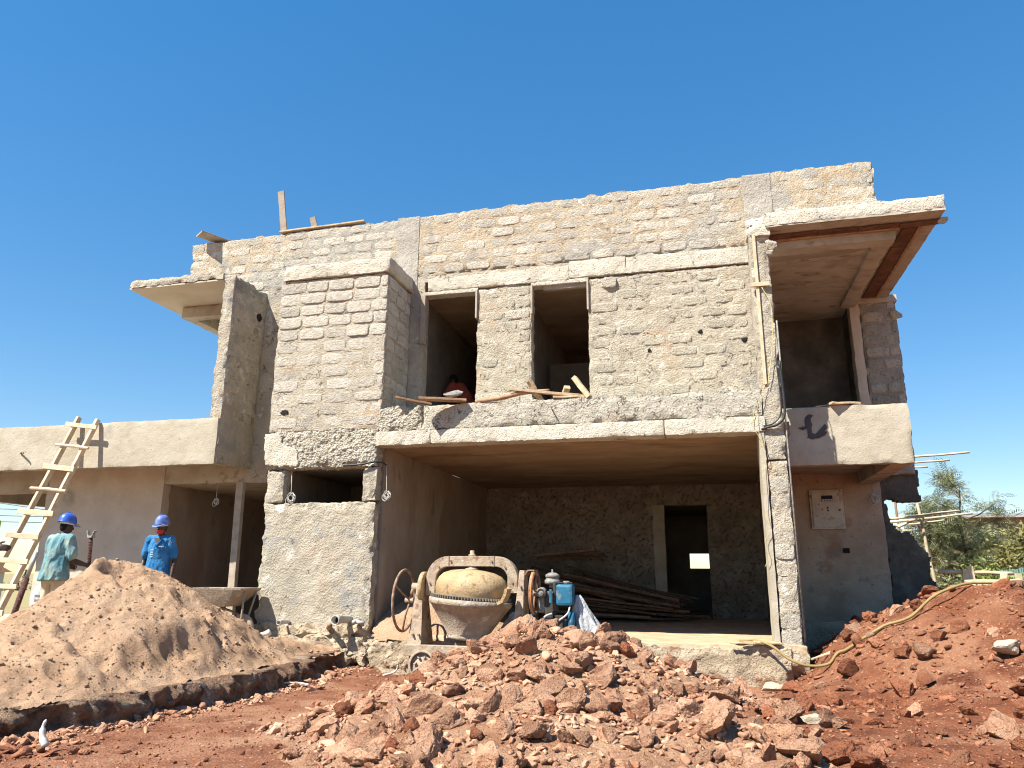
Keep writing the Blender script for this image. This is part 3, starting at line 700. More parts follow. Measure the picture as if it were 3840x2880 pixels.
# parapet
def pshear(x, z): return (x+3.2)*.012*max(0., min(1., (z-6.7)/1.1))
pw = hb('parapet_wall', 'tan_mortar', (-9.37, 2.97, 1.0, 1.22, 6.62, 7.82), step=.032, amp=.012, chip=.05, amp2=.008)
co_ = np.empty(len(pw.data.vertices)*3); pw.data.vertices.foreach_get('co', co_); co_ = co_.reshape(-1, 3)
co_[:, 2] += (co_[:, 0]+3.2)*.012*np.clip((co_[:, 2]-6.7)/1.1, 0, 1)
pw.data.vertices.foreach_set('co', co_.ravel()); pw.data.update()
courses(pw, -9.35, 2.95, 6.64, 7.81, 1.0, ch=.198, bl=.43, prot=(-.001, .008), seed=3, shear=pshear, joint=.035,
        skip=lambda x, z, r: (-5.05 < x < -4.6) or (.98 < x < 1.42) or (z < 6.75 and (-6.7 < x < -4.7)) or r.random() < .04)
M['grey_render'] = material('grey_render', [(.3, (.30, .275, .235)), (.5, (.37, .34, .29)), (.7, (.43, .40, .34))], 2.5, speck=(36, .64, (.18, .16, .13), .7), bump=[(12, .03, 'n'), (40, .02, 'n')])
hb('parapet_column', 'grey_render', (.98, 1.42, .986, 1.03, 6.62, 7.87), step=.04, amp=.008, chip=.01)
hb('parapet_column', 'grey_render', (-5.05, -4.62, .986, 1.03, 6.35, 7.80), step=.04, amp=.008, chip=.01)

# main upper wall around the two windows, ring beam and lintels
hb('wall', 'mortar', (-7.83, -4.47, 1.0, 1.22, 3.9, 6.62), step=.04, amp=.01)
hb('wall', 'mortar', (-3.51, -2.54, 1.0, 1.22, 4.0, 6.31), step=.035, amp=.012, chip=.035, amp2=.008)
mw = hb('wall', 'mortar', (-1.59, 1.0, 1.0, 1.22, 4.0, 6.31), step=.035, amp=.012, chip=.02, amp2=.008)
hb('wall', 'mortar', (-4.47, 1.0, 1.0, 1.22, 6.5, 6.62), step=.05, amp=.01, skip='kt')
hb('wall', 'mortar', (-4.47, -1.59, 1.02, 1.22, 3.9, 4.06), step=.06)
courses(mw, -1.56, .92, 4.02, 6.28, 1.0, ch=.205, bl=.43, prot=(-.006, .006), joint=.03, seed=8, join='wall_blocks', skip=lambda x, z, r: r.random() < .12)
courses(H, -3.49, -2.56, 4.02, 6.28, 1.0, ch=.205, bl=.43, prot=(-.006, .006), joint=.03, seed=9, join='pier_blocks')
hb('ring_beam', 'white_concrete', (-4.42, -1.9, .978, 1.2, 6.31, 6.56), step=.035, amp=.007, chip=.018, amp2=.006)
hb('ring_beam', 'white_concrete', (-1.895, -.95, .972, 1.2, 6.33, 6.64), step=.035, amp=.007, chip=.018, amp2=.006)
hb('ring_beam', 'white_concrete', (-.945, 1.0, .977, 1.2, 6.33, 6.62), step=.035, amp=.007, chip=.018, amp2=.006)
hb('lintel', 'white_concrete', (-4.50, -3.49, .985, 1.2, 6.24, 6.31), step=.04, amp=.006, chip=.01)
hb('lintel', 'white_concrete', (-2.56, -1.57, .985, 1.2, 6.25, 6.33), step=.04, amp=.006, chip=.01)
for (x0, x1) in ((-3.53, -3.50), (-2.555, -2.525), (-1.605, -1.575)):
    MB().box(x0, x1, .96, 1.1, 5.75, 6.27).build('window_batten', M['grey_wood'], H, bevel=.003)
MB().box(-4.52, -4.44, .95, 1.05, 5.35, 6.24).build('window_batten', M['grey_wood'], H, bevel=.004)
MB().box(-2.35, -1.62, 1.03, 1.12, 6.18, 6.25).build('window_batten', M['grey_wood'], H, bevel=.004)

o = bpy.data.objects.new('block', BLOCKS[3]); COL.objects.link(o); o.parent = mw; o.location = (-1.22, 1.0, 6.19); o.scale = (.22, .05, .19); o.rotation_euler = (0, .06, 0)
# bay that stands forward over the small window
bw = hb('bay_wall', 'mortar', (-6.69, -4.73, 0.0, 1.0, 3.70, 6.30), step=.035, amp=.012, chip=.02, amp2=.005, skip='kt')
courses(bw, -6.68, -4.72, 5.23, 6.27, 0.0, ch=.208, bl=.44, prot=(.006, .022), seed=21, joint=.022)
courses(bw, -6.68, -4.72, 4.35, 5.21, 0.0, ch=.215, bl=.45, prot=(-.004, .010), seed=24, joint=.03)
courses(bw, -6.68, -4.72, 3.74, 4.33, 0.0, ch=.2, bl=.46, prot=(.0, .012), seed=23, joint=.035, skip=lambda x, z, r: r.random() < .15)
courses(bw, .03, .98, 3.95, 6.27, -4.73, face='right', ch=.218, bl=.42, prot=(.008, .02), seed=22, joint=.024)
hb('bay_cap', 'white_concrete', (-6.63, -4.69, -.045, 1.0, 6.31, 6.57), step=.035, amp=.009, chip=.022, amp2=.006)
# keyed concrete band and ground-floor wall with the small window
kb = hb('keyed_band', 'keyed_concrete', (-6.66, -4.76, -.02, .25, 3.1, 3.72), step=.02, amp=.012, chip=.05, amp2=.016, scale2=.035)
poly_slab('plaster_patch', M['white_concrete'], H, [(-6.68, 3.16), (-6.1, 3.14), (-6.14, 3.42), (-6.42, 3.52), (-6.45, 3.66), (-6.70, 3.66)], -.038, .05, jag=.05, step=.02)
hb('wall', 'render_coat', (-6.65, -6.33, 0, .24, 2.57, 3.1), step=.03, amp=.014, chip=.05, amp2=.006)
hb('wall', 'render_coat', (-4.98, -4.75, 0, .24, 2.57, 3.1), step=.03, amp=.014, chip=.05, amp2=.006)
lw = hb('wall', 'render_coat', (-6.65, -4.75, 0, .24, .55, 2.57), step=.03, amp=.016, chip=.06, amp2=.006)
courses(lw, -6.62, -4.85, .8, 2.5, 0.0, ch=.23, bl=.46, prot=(-.026, -.010), joint=.03, seed=31, join='wall_blocks', skip=lambda x, z, r: r.random() < .3)
hb('foundation', 'found', (-6.85, -4.65, -.28, .3, .2, .62), step=.035, amp=.09, scale=.3, chip=.12, amp2=.02)
hb('foundation', 'found', (-6.6, -4.7, -.12, .3, .5, .78), step=.035, amp=.07, scale=.2, chip=.1, amp2=.02)
# room behind the small window
hb('wall', 'inner_wall', (-6.65, -6.45, .24, 6, .5, 3.4), step=.3, amp=.004)
hb('ceiling', 'inner_wall', (-6.45, -4.95, .24, 3.2, 3.12, 3.2), step=.3, amp=.003)
hb('wall', 'inner_wall', (-6.45, -5.75, 2.6, 2.75, .5, 3.12), step=.3, amp=.003)
hb('wall', 'inner_wall', (-5.75, -4.95, 2.6, 2.75, 2.75, 3.12), step=.3, amp=.003)

# ledge over the garage
hb('ledge_slab', 'keyed_concrete', (-4.80, -4.05, -.012, 1.0, 3.64, 4.03), step=.02, amp=.012, chip=.04, amp2=.014, scale2=.035, skip='k')
M['white_rough'] = material('white_rough', [(.3, (.36, .33, .265)), (.5, (.46, .43, .35)), (.7, (.53, .50, .42))], 3, patches=(1.2, .56, .68, (.42, .35, .26)),
                            speck=(34, .60, (.17, .145, .11), .85), cracks=(4, .04, (.17, .145, .11), .5), bump=[(16, .03, 'n'), (42, .025, 'n')])
hb('ledge_slab', 'white_rough', (-4.05, .93, -.008, 1.0, 3.645, 4.03), step=.035, amp=.013, chip=.035, amp2=.006, skip='k')
for k_, (x0, x1) in enumerate(((-4.80, -3.905), (-3.9, -.405), (-.4, .95))):
    hb('garage_beam', 'white_concrete', (x0, x1, -.02-.004*k_, .3, 3.42, 3.64), step=.03, amp=.007, chip=.014, amp2=.005, skip='k')

# garage shell
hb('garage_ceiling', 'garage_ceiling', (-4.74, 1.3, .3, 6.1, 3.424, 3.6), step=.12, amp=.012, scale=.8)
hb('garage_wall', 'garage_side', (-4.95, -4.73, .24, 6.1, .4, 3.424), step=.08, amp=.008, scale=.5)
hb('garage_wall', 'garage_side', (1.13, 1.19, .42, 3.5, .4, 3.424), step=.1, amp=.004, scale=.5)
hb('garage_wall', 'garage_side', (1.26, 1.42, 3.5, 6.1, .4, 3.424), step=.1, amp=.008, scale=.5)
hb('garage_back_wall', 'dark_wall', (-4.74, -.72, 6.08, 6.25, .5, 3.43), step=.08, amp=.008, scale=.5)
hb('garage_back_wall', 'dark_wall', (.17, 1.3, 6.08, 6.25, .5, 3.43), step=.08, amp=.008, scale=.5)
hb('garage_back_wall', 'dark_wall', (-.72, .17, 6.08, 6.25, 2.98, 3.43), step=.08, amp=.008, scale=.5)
hb('door_reveal', 'smooth_plaster', (-.98, -.72, 6.06, 6.2, .66, 2.99), step=.08, amp=.006, chip=.02)
hb('garage_floor', 'floor_dust', (-4.74, 1.25, -.05, 6.1, .45, .66), step=.06, amp=.014, scale=.3, chip=.03, skip='k')
hb('foundation', 'found', (-4.75, -3.2, -.22, .2, .05, .60), step=.035, amp=.07, scale=.3, chip=.09, amp2=.02)
hb('foundation', 'found', (-3.25, 1.05, -.10, .2, .05, .63), step=.035, amp=.05, scale=.35, chip=.05, amp2=.015)
# passage behind the door, with a window in its far wall
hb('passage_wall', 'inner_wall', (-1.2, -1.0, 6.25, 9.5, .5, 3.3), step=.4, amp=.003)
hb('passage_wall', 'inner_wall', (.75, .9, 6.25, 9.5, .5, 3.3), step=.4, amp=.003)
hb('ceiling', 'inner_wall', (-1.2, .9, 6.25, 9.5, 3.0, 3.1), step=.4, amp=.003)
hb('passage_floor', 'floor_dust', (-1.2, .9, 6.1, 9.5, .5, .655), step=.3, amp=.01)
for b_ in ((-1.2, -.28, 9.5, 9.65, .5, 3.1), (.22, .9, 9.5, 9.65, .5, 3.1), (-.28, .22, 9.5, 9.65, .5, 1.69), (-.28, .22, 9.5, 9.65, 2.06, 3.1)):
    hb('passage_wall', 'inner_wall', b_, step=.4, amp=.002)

# front column of single blocks
cw = hb('column', 'mortar', (.938, 1.205, .012, .42, .5, 3.02), step=.03, amp=.018, chip=.03, amp2=.010)
courses(cw, .935, 1.20, .62, 3.02, .02, ch=.222, bl=.6, prot=(.0, .018), seed=41, joint=.018)
hb('column', 'render_coat', (.93, 1.20, 0, .42, 3.02, 6.40), step=.03, amp=.014, chip=.05, amp2=.006)
hb('column', 'found', (.9, 1.25, -.06, .42, .3, .62), step=.035, amp=.05, scale=.2, chip=.06)
hb('garage_jamb', 'smooth_plaster', (.855, .93, -.012, .4, .64, 3.42), step=.06, amp=.004, chip=.006)
rd = MB().tube([(1.215, .0, 5.0), (1.22, .005, 3.0), (1.225, 0, .7)], .012, 6); rd.build('steel_angle', M['engine_grey'], H, True)
MB().box(.972, 1.015, -.03, -.004, 4.08, 6.42).build('batten', M['pale_wood'], H, bevel=.003)
MB().box(.90, 1.16, -.05, -.012, 5.52, 5.58).build('batten', M['pale_wood'], H, bevel=.003)

# roof slab over the side balcony, ribs and leftover formwork
hb('roof_slab', 'white_concrete', (1.16, 3.53, -.1, 3.36, 6.42, 6.63), step=.04, amp=.008, chip=.02, amp2=.006, skip='b')
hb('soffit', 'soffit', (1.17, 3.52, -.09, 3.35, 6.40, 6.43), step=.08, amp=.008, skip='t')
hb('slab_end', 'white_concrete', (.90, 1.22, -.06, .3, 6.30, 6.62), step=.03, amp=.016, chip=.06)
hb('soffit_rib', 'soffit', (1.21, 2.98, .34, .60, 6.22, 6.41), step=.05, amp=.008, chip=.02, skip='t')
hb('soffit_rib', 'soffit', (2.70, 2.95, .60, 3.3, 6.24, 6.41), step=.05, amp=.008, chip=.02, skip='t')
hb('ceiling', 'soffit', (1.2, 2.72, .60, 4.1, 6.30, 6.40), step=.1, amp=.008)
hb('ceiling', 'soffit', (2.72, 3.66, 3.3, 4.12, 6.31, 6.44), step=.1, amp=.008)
for k_, (a, b_) in enumerate(((1.22, 1.9), (1.91, 2.45), (2.46, 3.0), (3.01, 3.6))):
    V, F = plank((a, .24, 6.375-.002*k_), (b_, .22, 6.375-.002*k_), .13, .022, 50+k_); mk('form_board', V, F, M['form_board'], H)
for k_, (a, b_) in enumerate(((.34, 1.0), (1.01, 1.7), (1.71, 2.4), (2.41, 3.2))):
    V, F = plank((3.17, a, 6.378), (3.17, b_, 6.378), .20, .022, 60+k_); mk('form_board', V, F, M['form_board'], H)
V, F = plank((1.22, .325, 6.35), (3.05, .30, 6.37), .05, .03, 71); mk('form_batten', V, F, M['old_wood'], H)
V, F = plank((3.30, .3, 6.372), (3.30, 3.2, 6.372), .04, .03, 72); mk('form_batten', V, F, M['old_wood'], H)

# pillar and back room of the side balcony
M['grey_wall'] = material('grey_wall', [(.3, (.22, .20, .165)), (.5, (.30, .27, .225)), (.7, (.37, .34, .285))], 2.5, bump=[(12, .03, 'n'), (50, .012, 'n')])
pl_ = hb('pillar', 'grey_wall', (3.03, 3.63, 3.32, 3.55, 3.2, 6.40), step=.045, amp=.012, chip=.04)
courses(pl_, 3.05, 3.62, 3.95, 6.38, 3.32, ch=.22, bl=.4, prot=(-.004, .012), seed=51, join='pillar_blocks', jm='fin_block')
hb('pillar', 'grey_plaster', (2.86, 3.03, 3.30, 3.55, 3.2, 6.40), step=.05, amp=.008, chip=.02)
hb('room_wall', 'shade_dark_wall', (2.86, 3.0, 3.55, 4.15, 3.2, 6.4), step=.4, amp=.003)
hb('room_wall', 'shade_dark_wall', (1.1, 3.0, 4.0, 4.15, 3.2, 6.4), step=.4, amp=.003)  # room made shallow so that sun reaches the scaffold poles
hb('room_wall', 'inner_wall', (1.12, 1.24, 1.22, 4.1, 3.6, 6.4), step=.4, amp=.003)
# balcony
hb('balcony_parapet', 'smooth_plaster', (1.28, 3.0, .90, 1.04, 3.06, 3.93), step=.04, amp=.006, chip=.022)
hb('balcony_parapet', 'smooth_plaster', (2.86, 2.998, 1.04, 3.32, 3.10, 3.92), step=.06, amp=.006, chip=.02)
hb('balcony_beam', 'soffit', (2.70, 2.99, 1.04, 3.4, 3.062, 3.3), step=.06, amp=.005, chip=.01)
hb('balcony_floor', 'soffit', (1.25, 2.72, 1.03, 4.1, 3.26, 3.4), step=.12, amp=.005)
poly_slab('stain', material('damp_stain', [(.3, (.06, .055, .06)), (.7, (.10, .09, .09))], 6, bump=[(20, .01, 'n')]), H,
          [(1.50, 3.62), (1.58, 3.64), (1.60, 3.78), (1.66, 3.83), (1.72, 3.80), (1.67, 3.77), (1.68, 3.66), (1.66, 3.54), (1.72, 3.52), (1.80, 3.60), (1.86, 3.66),
           (1.88, 3.62), (1.85, 3.57), (1.88, 3.54), (1.84, 3.50), (1.76, 3.46), (1.66, 3.44), (1.60, 3.47), (1.61, 3.54), (1.60, 3.60), (1.54, 3.585)], .889, .905, jag=.02, step=.012, amp=.002)
# wall under the balcony with the meter box, and its broken end
hb('side_wall', 'damp_wall', (1.3, 3.06, 3.42, 3.62, .3, 3.27), step=.06, amp=.01, scale=.4, chip=.02)
hb('side_plinth', 'found', (1.3, 2.6, 3.25, 3.45, .3, .78), step=.06, amp=.03, chip=.05)
poly_slab('broken_wall', M['shade_dark_wall'], H, [(3.04, .3, 0), (3.70, .3, 0), (3.72, 1.0), (3.68, 1.95), (3.52, 2.10), (3.42, 2.22), (3.25, 2.28), (3.16, 2.42), (3.12, 2.72), (3.14, 2.80),
                                              (3.34, 2.75), (3.66, 2.73), (3.68, 3.0), (3.68, 3.30, 0), (3.04, 3.30, 0)], 3.46, 3.66, jag=.08, seed=4, amp=.02)
mbx = MB().box(1.89, 2.43, 3.375, 3.42, 2.30, 2.97).build('meter_box', M['meter_box'], H, bevel=.006)
MB().box(1.925, 2.395, 3.355, 3.376, 2.335, 2.93).build('door', M['meter_box'], mbx, bevel=.006)
MB().box(2.08, 2.26, 3.347, 3.356, 2.76, 2.87).build('display_window', M['label_dark'], mbx, bevel=.002)
MB().box(2.085, 2.255, 3.344, 3.348, 2.765, 2.805).build('display_label', M['label_light'], mbx)
lm_ = MB()
for k_ in range(6): lm_.box(2.095+k_*.026, 2.108+k_*.026, 3.342, 3.345, 2.773, 2.797)
lm_.build('display_marks', M['label_dark'], mbx)
V = [(2.15, 3.350, 2.67), (2.19, 3.350, 2.67), (2.17, 3.350, 2.635), (2.15, 3.350, 2.60), (2.19, 3.350, 2.60)]
tri = MB(); tri.add([(x, y, z) for x, y, z in V]+[(x, y+.006, z) for x, y, z in V], [(0, 2, 1), (2, 3, 4), (5, 6, 7), (7, 9, 8), (0, 1, 6, 5), (1, 2, 7, 6), (2, 0, 5, 7), (2, 4, 9, 7), (4, 3, 8, 9), (3, 2, 7, 8)])
tri.build('warning_mark', M['label_dark'], mbx)
V, F = lathe([(.0, 0), (.016, 0), (.016, .01)], 12); MB().add([(x+2.36, 3.354-z, y+2.62) for x, y, z in V], F).build('lock', M['engine_dark'], mbx)
MB().box(2.36, 2.46, 3.40, 3.425, 1.90, 1.98).build('socket_shade_patch', M['shade_black'], H)  # solid black box painted in for the shade of a socket opening

# left wing: fin wall, fascia, slabs, recessed walls
fn = hb('fin_wall', 'render_coat', (-7.83, -7.60, 0, 1.04, 3.25, 6.56), step=.035, amp=.016, chip=.05, amp2=.005, skip='k')
courses(fn, .04, .98, 4.0, 6.5, -7.60, face='right', ch=.22, bl=.44, prot=(-.006, .008), joint=.03, seed=61, join='fin_blocks', jm='fin_block')
hb('roof_slab', 'render_coat', (-9.79, -7.84, -.02, 2.66, 6.47, 6.62), step=.035, amp=.012, chip=.035, amp2=.006, skip='b')
M['pale_soffit'] = material('pale_soffit', [(.3, (.42, .37, .29)), (.6, (.50, .45, .36))], 1.5, bump=[(4, .008, 'n')])
hb('soffit', 'pale_soffit', (-9.77, -7.84, 0, 2.65, 6.45, 6.475), step=.1, amp=.006, skip='t')
hb('soffit_rib', 'soffit', (-9.42, -7.84, 1.0, 1.22, 6.22, 6.45), step=.05, amp=.008, chip=.02)
hb('soffit_rib', 'soffit', (-9.42, -9.2, 1.22, 2.6, 6.22, 6.45), step=.05, amp=.008, chip=.02)
hb('side_wall', 'mortar', (-7.83, -7.62, 1.0, 6.2, 3.9, 6.62), step=.15, amp=.01)
hb('fascia', 'smooth_plaster', (-15.2, -7.63, -.014, .13, 3.22, 4.0), step=.045, amp=.008, scale=.5, chip=.016)
hb('wing_slab', 'soffit', (-14.8, -7.62, .13, 8.0, 3.42, 3.6), step=.25, amp=.006)
hb('wing_beam', 'soffit', (-9.35, -7.6, 1.0, 1.24, 3.04, 3.42), step=.05, amp=.014, chip=.025)
hb('wing_beam', 'soffit', (-14.8, -11.9, 1.0, 1.24, 2.95, 3.42), step=.08, amp=.008)
hb('wing_beam', 'soffit', (-14.98, -14.8, .13, 8.0, 2.97, 3.6), step=.15, amp=.006)
hb('wing_wall', 'grey_plaster', (-11.9, -9.35, 1.0, 1.2, .3, 3.42), step=.06, amp=.006, scale=.6, chip=.012)
hb('wing_wall', 'garage_side', (-9.55, -9.35, 1.2, 7.5, .3, 3.42), step=.12, amp=.006, scale=.6)
hb('wing_wall', 'grey_plaster', (-11.9, -11.7, 1.2, 7.5, .3, 3.42), step=.2, amp=.006)
hb('wing_wall', 'inner_wall', (-9.5, -6.5, 7.4, 7.6, .3, 3.42), step=.3, amp=.004)
hb('passage_ceiling', 'soffit', (-9.35, -6.66, 1.24, 7.4, 3.05, 3.2), step=.15, amp=.006)
hb('wall', 'mortar', (-7.8, -6.6, 1.0, 1.24, 3.03, 3.95), step=.05, amp=.01)
MB().tube([(-7.3, .95, 3.82), (-6.6, .6, 3.82)], .025, 8).build('pipe_stub', M['pvc'], H, True)

# near-black patches on the walls, standing in for the shade of broken-out holes
def hole_shade_patch(x, z, at, r, seed, face='front'):
    q = np.random.default_rng(seed); n = 9
    pts = [(x+r*q.uniform(.7, 1.2)*math.cos(2*PI*k/n), z+r*q.uniform(.6, 1.1)*math.sin(2*PI*k/n)) for k in range(n)]
    o = poly_slab('hole_shade_patch', M['shade_black'], H, pts, at-.014, at+.02, jag=.02, step=.014, amp=.002, seed=seed)
    if face == 'right':
        c_ = np.empty(len(o.data.vertices)*3); o.data.vertices.foreach_get('co', c_); c_ = c_.reshape(-1, 3); c_ = np.stack([-7.6+(at-c_[:, 1]), c_[:, 0], c_[:, 2]], 1); o.data.vertices.foreach_set('co', c_.ravel()); o.data.update()
hole_shade_patch(-.62, 4.98, 1.0, .035, 1); hole_shade_patch(.18, 5.24, 1.0, .04, 2); hole_shade_patch(.84, 5.06, 1.0, .045, 3); hole_shade_patch(-6.42, 4.02, 0, .06, 4)
hole_shade_patch(.80, 6.02, 1.0, .085, 5, 'right')

# upper rooms
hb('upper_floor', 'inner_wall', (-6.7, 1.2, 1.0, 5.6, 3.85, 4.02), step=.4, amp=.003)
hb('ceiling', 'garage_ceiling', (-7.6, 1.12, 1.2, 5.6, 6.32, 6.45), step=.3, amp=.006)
hb('roof', 'inner_wall', (-9.0, 1.2, 1.2, 6.3, 6.64, 6.72), step=.6, amp=.003)  # unseen cover added to keep sky light out of the rooms
hb('roof', 'inner_wall', (1.2, 2.9, 1.2, 3.4, 6.64, 6.72), step=.6, amp=.003)  # unseen cover, cut short at the back to let sun onto the poles
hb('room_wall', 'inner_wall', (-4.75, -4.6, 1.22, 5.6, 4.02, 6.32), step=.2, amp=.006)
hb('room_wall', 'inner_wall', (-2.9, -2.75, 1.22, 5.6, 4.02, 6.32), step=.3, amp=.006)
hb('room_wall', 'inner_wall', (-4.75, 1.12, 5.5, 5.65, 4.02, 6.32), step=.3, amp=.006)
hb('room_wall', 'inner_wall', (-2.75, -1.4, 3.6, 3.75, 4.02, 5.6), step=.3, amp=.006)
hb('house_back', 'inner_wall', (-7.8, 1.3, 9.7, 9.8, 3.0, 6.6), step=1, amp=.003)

# pipes low on the front wall
pp = MB(); V, F = lathe([(.055, 0), (.055, .34), (.066, .34), (.066, .44), (.056, .44), (.05, .30), (0.0, .30)], 20)
pp.add([(-5.07+x, -.02-z, .86+y) for x, y, z in V], F); dp = pp.build('drain_pipe', M['pvc'], H, True)
V, F = lathe([(.0, .0), (.049, 0)], 20); MB().add([(-5.07+x, -.345, .86+y) for x, y, z in V], F).build('bore_shade_disc', M['shade_black'], dp)  # black disc put in as the shade inside the pipe
pp = MB(); V, F = lathe([(.03, 0), (.03, .22), (.036, .22), (.036, .28), (.03, .28), (.026, .2), (0, .2)], 16)
pp.add([(-6.05+x, -.02-z, .80+y) for x, y, z in V], F); pp.build('drain_pipe', M['pvc'], H, True)
pp = MB(); pp.tube([(-4.88, -.05, .84), (-4.88, -.25, .83)], .03, 10).tube([(-4.88, -.2, .83), (-4.74, -.2, .82)], .026, 10); pp.build('pipe_tee', M['pvc'], H, True)
MB().tube([(-5.42, .05, .72), (-5.16, -.42, .80)], .04, 8).build('form_peg', M['old_wood'], H, True)
MB().tube([(-2.02, .1, 3.86), (-2.0, -.1, 3.85)], .012, 6).build('tie_bar', M['rust'], H)
MB().tube(curve_pts([(-11.55, -.02, 3.52), (-11.42, -.10, 3.52), (-11.38, -.12, 3.50)], 4), .015, 6).build('tie_bar', M['rust'], H)
# lumps of cement paper left on the slab corners
for k_, (x, y, z, r) in enumerate([(3.52, .1, 6.34, .085), (3.62, 3.3, 6.05, .11), (1.21, -.02, 6.16, .08), (1.2, -.03, 6.02, .07)]):
    me = clod_mesh('paper_scrap', 700+k_, 3, M['render_coat']); o = bpy.data.objects.new('paper_scrap', me)
    o.location = (x, y, z); o.scale = (r*.8, r*.6, r*1.5); link(o, H)

# ------------------------------------------------------------------ concrete mixer
def axis_x(V, c): return [(c[0]+z, c[1]+y, c[2]+x) for x, y, z in V]        # lathe axis -> X
def axis_y(V, c): return [(c[0]+x, c[1]+z, c[2]+y) for x, y, z in V]        # lathe axis -> Y
def torus(R, r, n=40, m_=8):
    V, F = [], []
    for i in range(n):
        a = 2*PI*i/n
        for j in range(m_):
            b_ = 2*PI*j/m_; V.append(((R+r*math.cos(b_))*math.cos(a), (R+r*math.cos(b_))*math.sin(a), r*math.sin(b_)))
    for i in range(n):
        for j in range(m_): F.append((i*m_+j, ((i+1) % n)*m_+j, ((i+1) % n)*m_+(j+1) % m_, i*m_+(j+1) % m_))
    return V, F

MX = thing('concrete_mixer', 'dusty cream concrete mixer with tilting drum and blue engine before the garage', 'concrete mixer', (-3.05, -.5, .18))
tl = Matrix.Translation((-3.05, -.5, 1.25)) @ Matrix.Rotation(math.radians(4), 4, 'Y') @ Matrix.Translation((3.05, .5, -1.25))
def tilt(V): return [tuple(tl @ Vector(v)) for v in V]
V, F = lathe([(.465, 1.185), (.485, 1.24), (.495, 1.31), (.487, 1.38), (.455, 1.445), (.40, 1.50), (.30, 1.54), (.16, 1.562), (.001, 1.57)], 48, (-3.05, -.5, 0))
dt = mk('drum', tilt(V), F, M['drum_top'], MX, True)
V, F = lathe([(.001, .67), (.25, .665), (.275, .67), (.285, .70), (.275, .72), (.535, 1.09), (.552, 1.10), (.565, 1.12), (.565, 1.175), (.545, 1.18), (.46, 1.18)], 48, (-3.05, -.5, 0))
mk('drum_bucket', tilt(V), F, M['drum_low'], MX, True)
V, F = lathe([(.46, 1.182), (.518, 1.184), (.518, 1.222), (.47, 1.224)], 96, (-3.05, -.5, 0)); gr = MB().add(tilt(V), F)
for k_ in range(84):
    a = 2*PI*k_/84; c_, s_ = math.cos(a), math.sin(a); t = Vector((-s_, c_, 0)); n_ = Vector((c_, s_, 0)); p = Vector((-3.05, -.5, 0))
    q = [p+n_*.515-t*.012+Vector((0, 0, 1.186)), p+n_*.515+t*.012+Vector((0, 0, 1.186)), p+n_*.548+t*.006+Vector((0, 0, 1.186)), p+n_*.548-t*.006+Vector((0, 0, 1.186))]
    q2 = [v+Vector((0, 0, .034)) for v in q]
    gr.add(tilt(q+q2), [(0, 1, 2, 3)[::-1], (4, 5, 6, 7), (0, 1, 5, 4), (1, 2, 6, 5), (2, 3, 7, 6), (3, 0, 4, 7)])
gr.build('gear_ring', M['gear'], MX)
# yoke: swept box
def sweep_box(path, hw, y0, y1):
    V, F = [], []; n = len(path)
    for k_, (x, z) in enumerate(path):
        a = Vector(path[max(k_-1, 0)]); b_ = Vector(path[min(k_+1, n-1)]); t = (b_-a).normalized(); nn = Vector((-t.y, t.x))
        for s_, yy in ((1, y0), (1, y1), (-1, y1), (-1, y0)): V.append((x+nn.x*hw*s_, yy, z+nn.y*hw*s_))
    for k_ in range(n-1):
        for j in range(4): F.append((k_*4+j, k_*4+(j+1) % 4, (k_+1)*4+(j+1) % 4, (k_+1)*4+j))
    F += [(0, 1, 2, 3), tuple((n-1)*4+j for j in (3, 2, 1, 0))]
    return V, F
path = [(-3.62, 1.22), (-3.62, 1.34), (-3.615, 1.44)]
path += [(-3.615+.24*(1-math.cos(a)), 1.44+.235*math.sin(a)) for a in np.linspace(.15, PI/2, 8)]
path += [(-3.0, 1.678), (-2.70, 1.675)]
path += [(-2.70+.24*math.sin(a), 1.44+.235*math.cos(a)) for a in np.linspace(.1, PI/2-.1, 8)] + [(-2.462, 1.40), (-2.458, 1.27)]
V, F = sweep_box(path, .068, -.57, -.43); yk = MB().add(V, F).build('yoke', M['mixer_frame'], MX, bevel=.008)
V, F = lathe([(.0, 0), (.05, 0), (.05, .025), (.03, .03), (.03, .075), (.022, .08), (0, .08)], 16, (-3.05, -.5, 1.742)); mk('yoke_bolt', V, F, M['mixer_frame'], yk, True)
V, F = lathe([(.0, 0), (.10, 0), (.10, .02), (.06, .035), (.06, .06), (0, .06)], 20, (-3.05, -.5, 1.555)); mk('pivot_cap', V, F, M['mixer_frame'], MX, True)
for k_, (x, z) in enumerate([(-3.62, 1.27), (-3.62, 1.38), (-3.50, 1.60), (-3.33, 1.68), (-2.75, 1.675), (-2.56, 1.60), (-2.46, 1.40), (-2.46, 1.28)]):
    MB().tube([(x, -.568, z), (x, -.588, z)], .014, 6).build('bolt_head', M['rust'], yk)
for x in (-3.36, -2.72): MB().box(x-.004, x+.004, -.578, -.566, 1.60, 1.75).build('weld_seam', M['rust'], yk)
for x, z in ((-3.78, .72), (-3.70, .72), (-3.77, 1.22), (-2.41, .72), (-2.34, .72), (-2.33, 1.35)):
    MB().tube([(x, -.66 if z < 1 else -.60, z), (x, -.76 if z < 1 else -.66, z)], .016, 6).build('frame_bolt', M['rust'], MX)
MB().tube([(-3.50, -.5, 1.30), (-3.60, -.5, 1.30)], .04, 12).build('trunnion', M['mixer_frame'], MX, True)
MB().tube([(-2.57, -.5, 1.30), (-2.36, -.5, 1.30)], .04, 12).build('trunnion', M['mixer_frame'], MX, True)
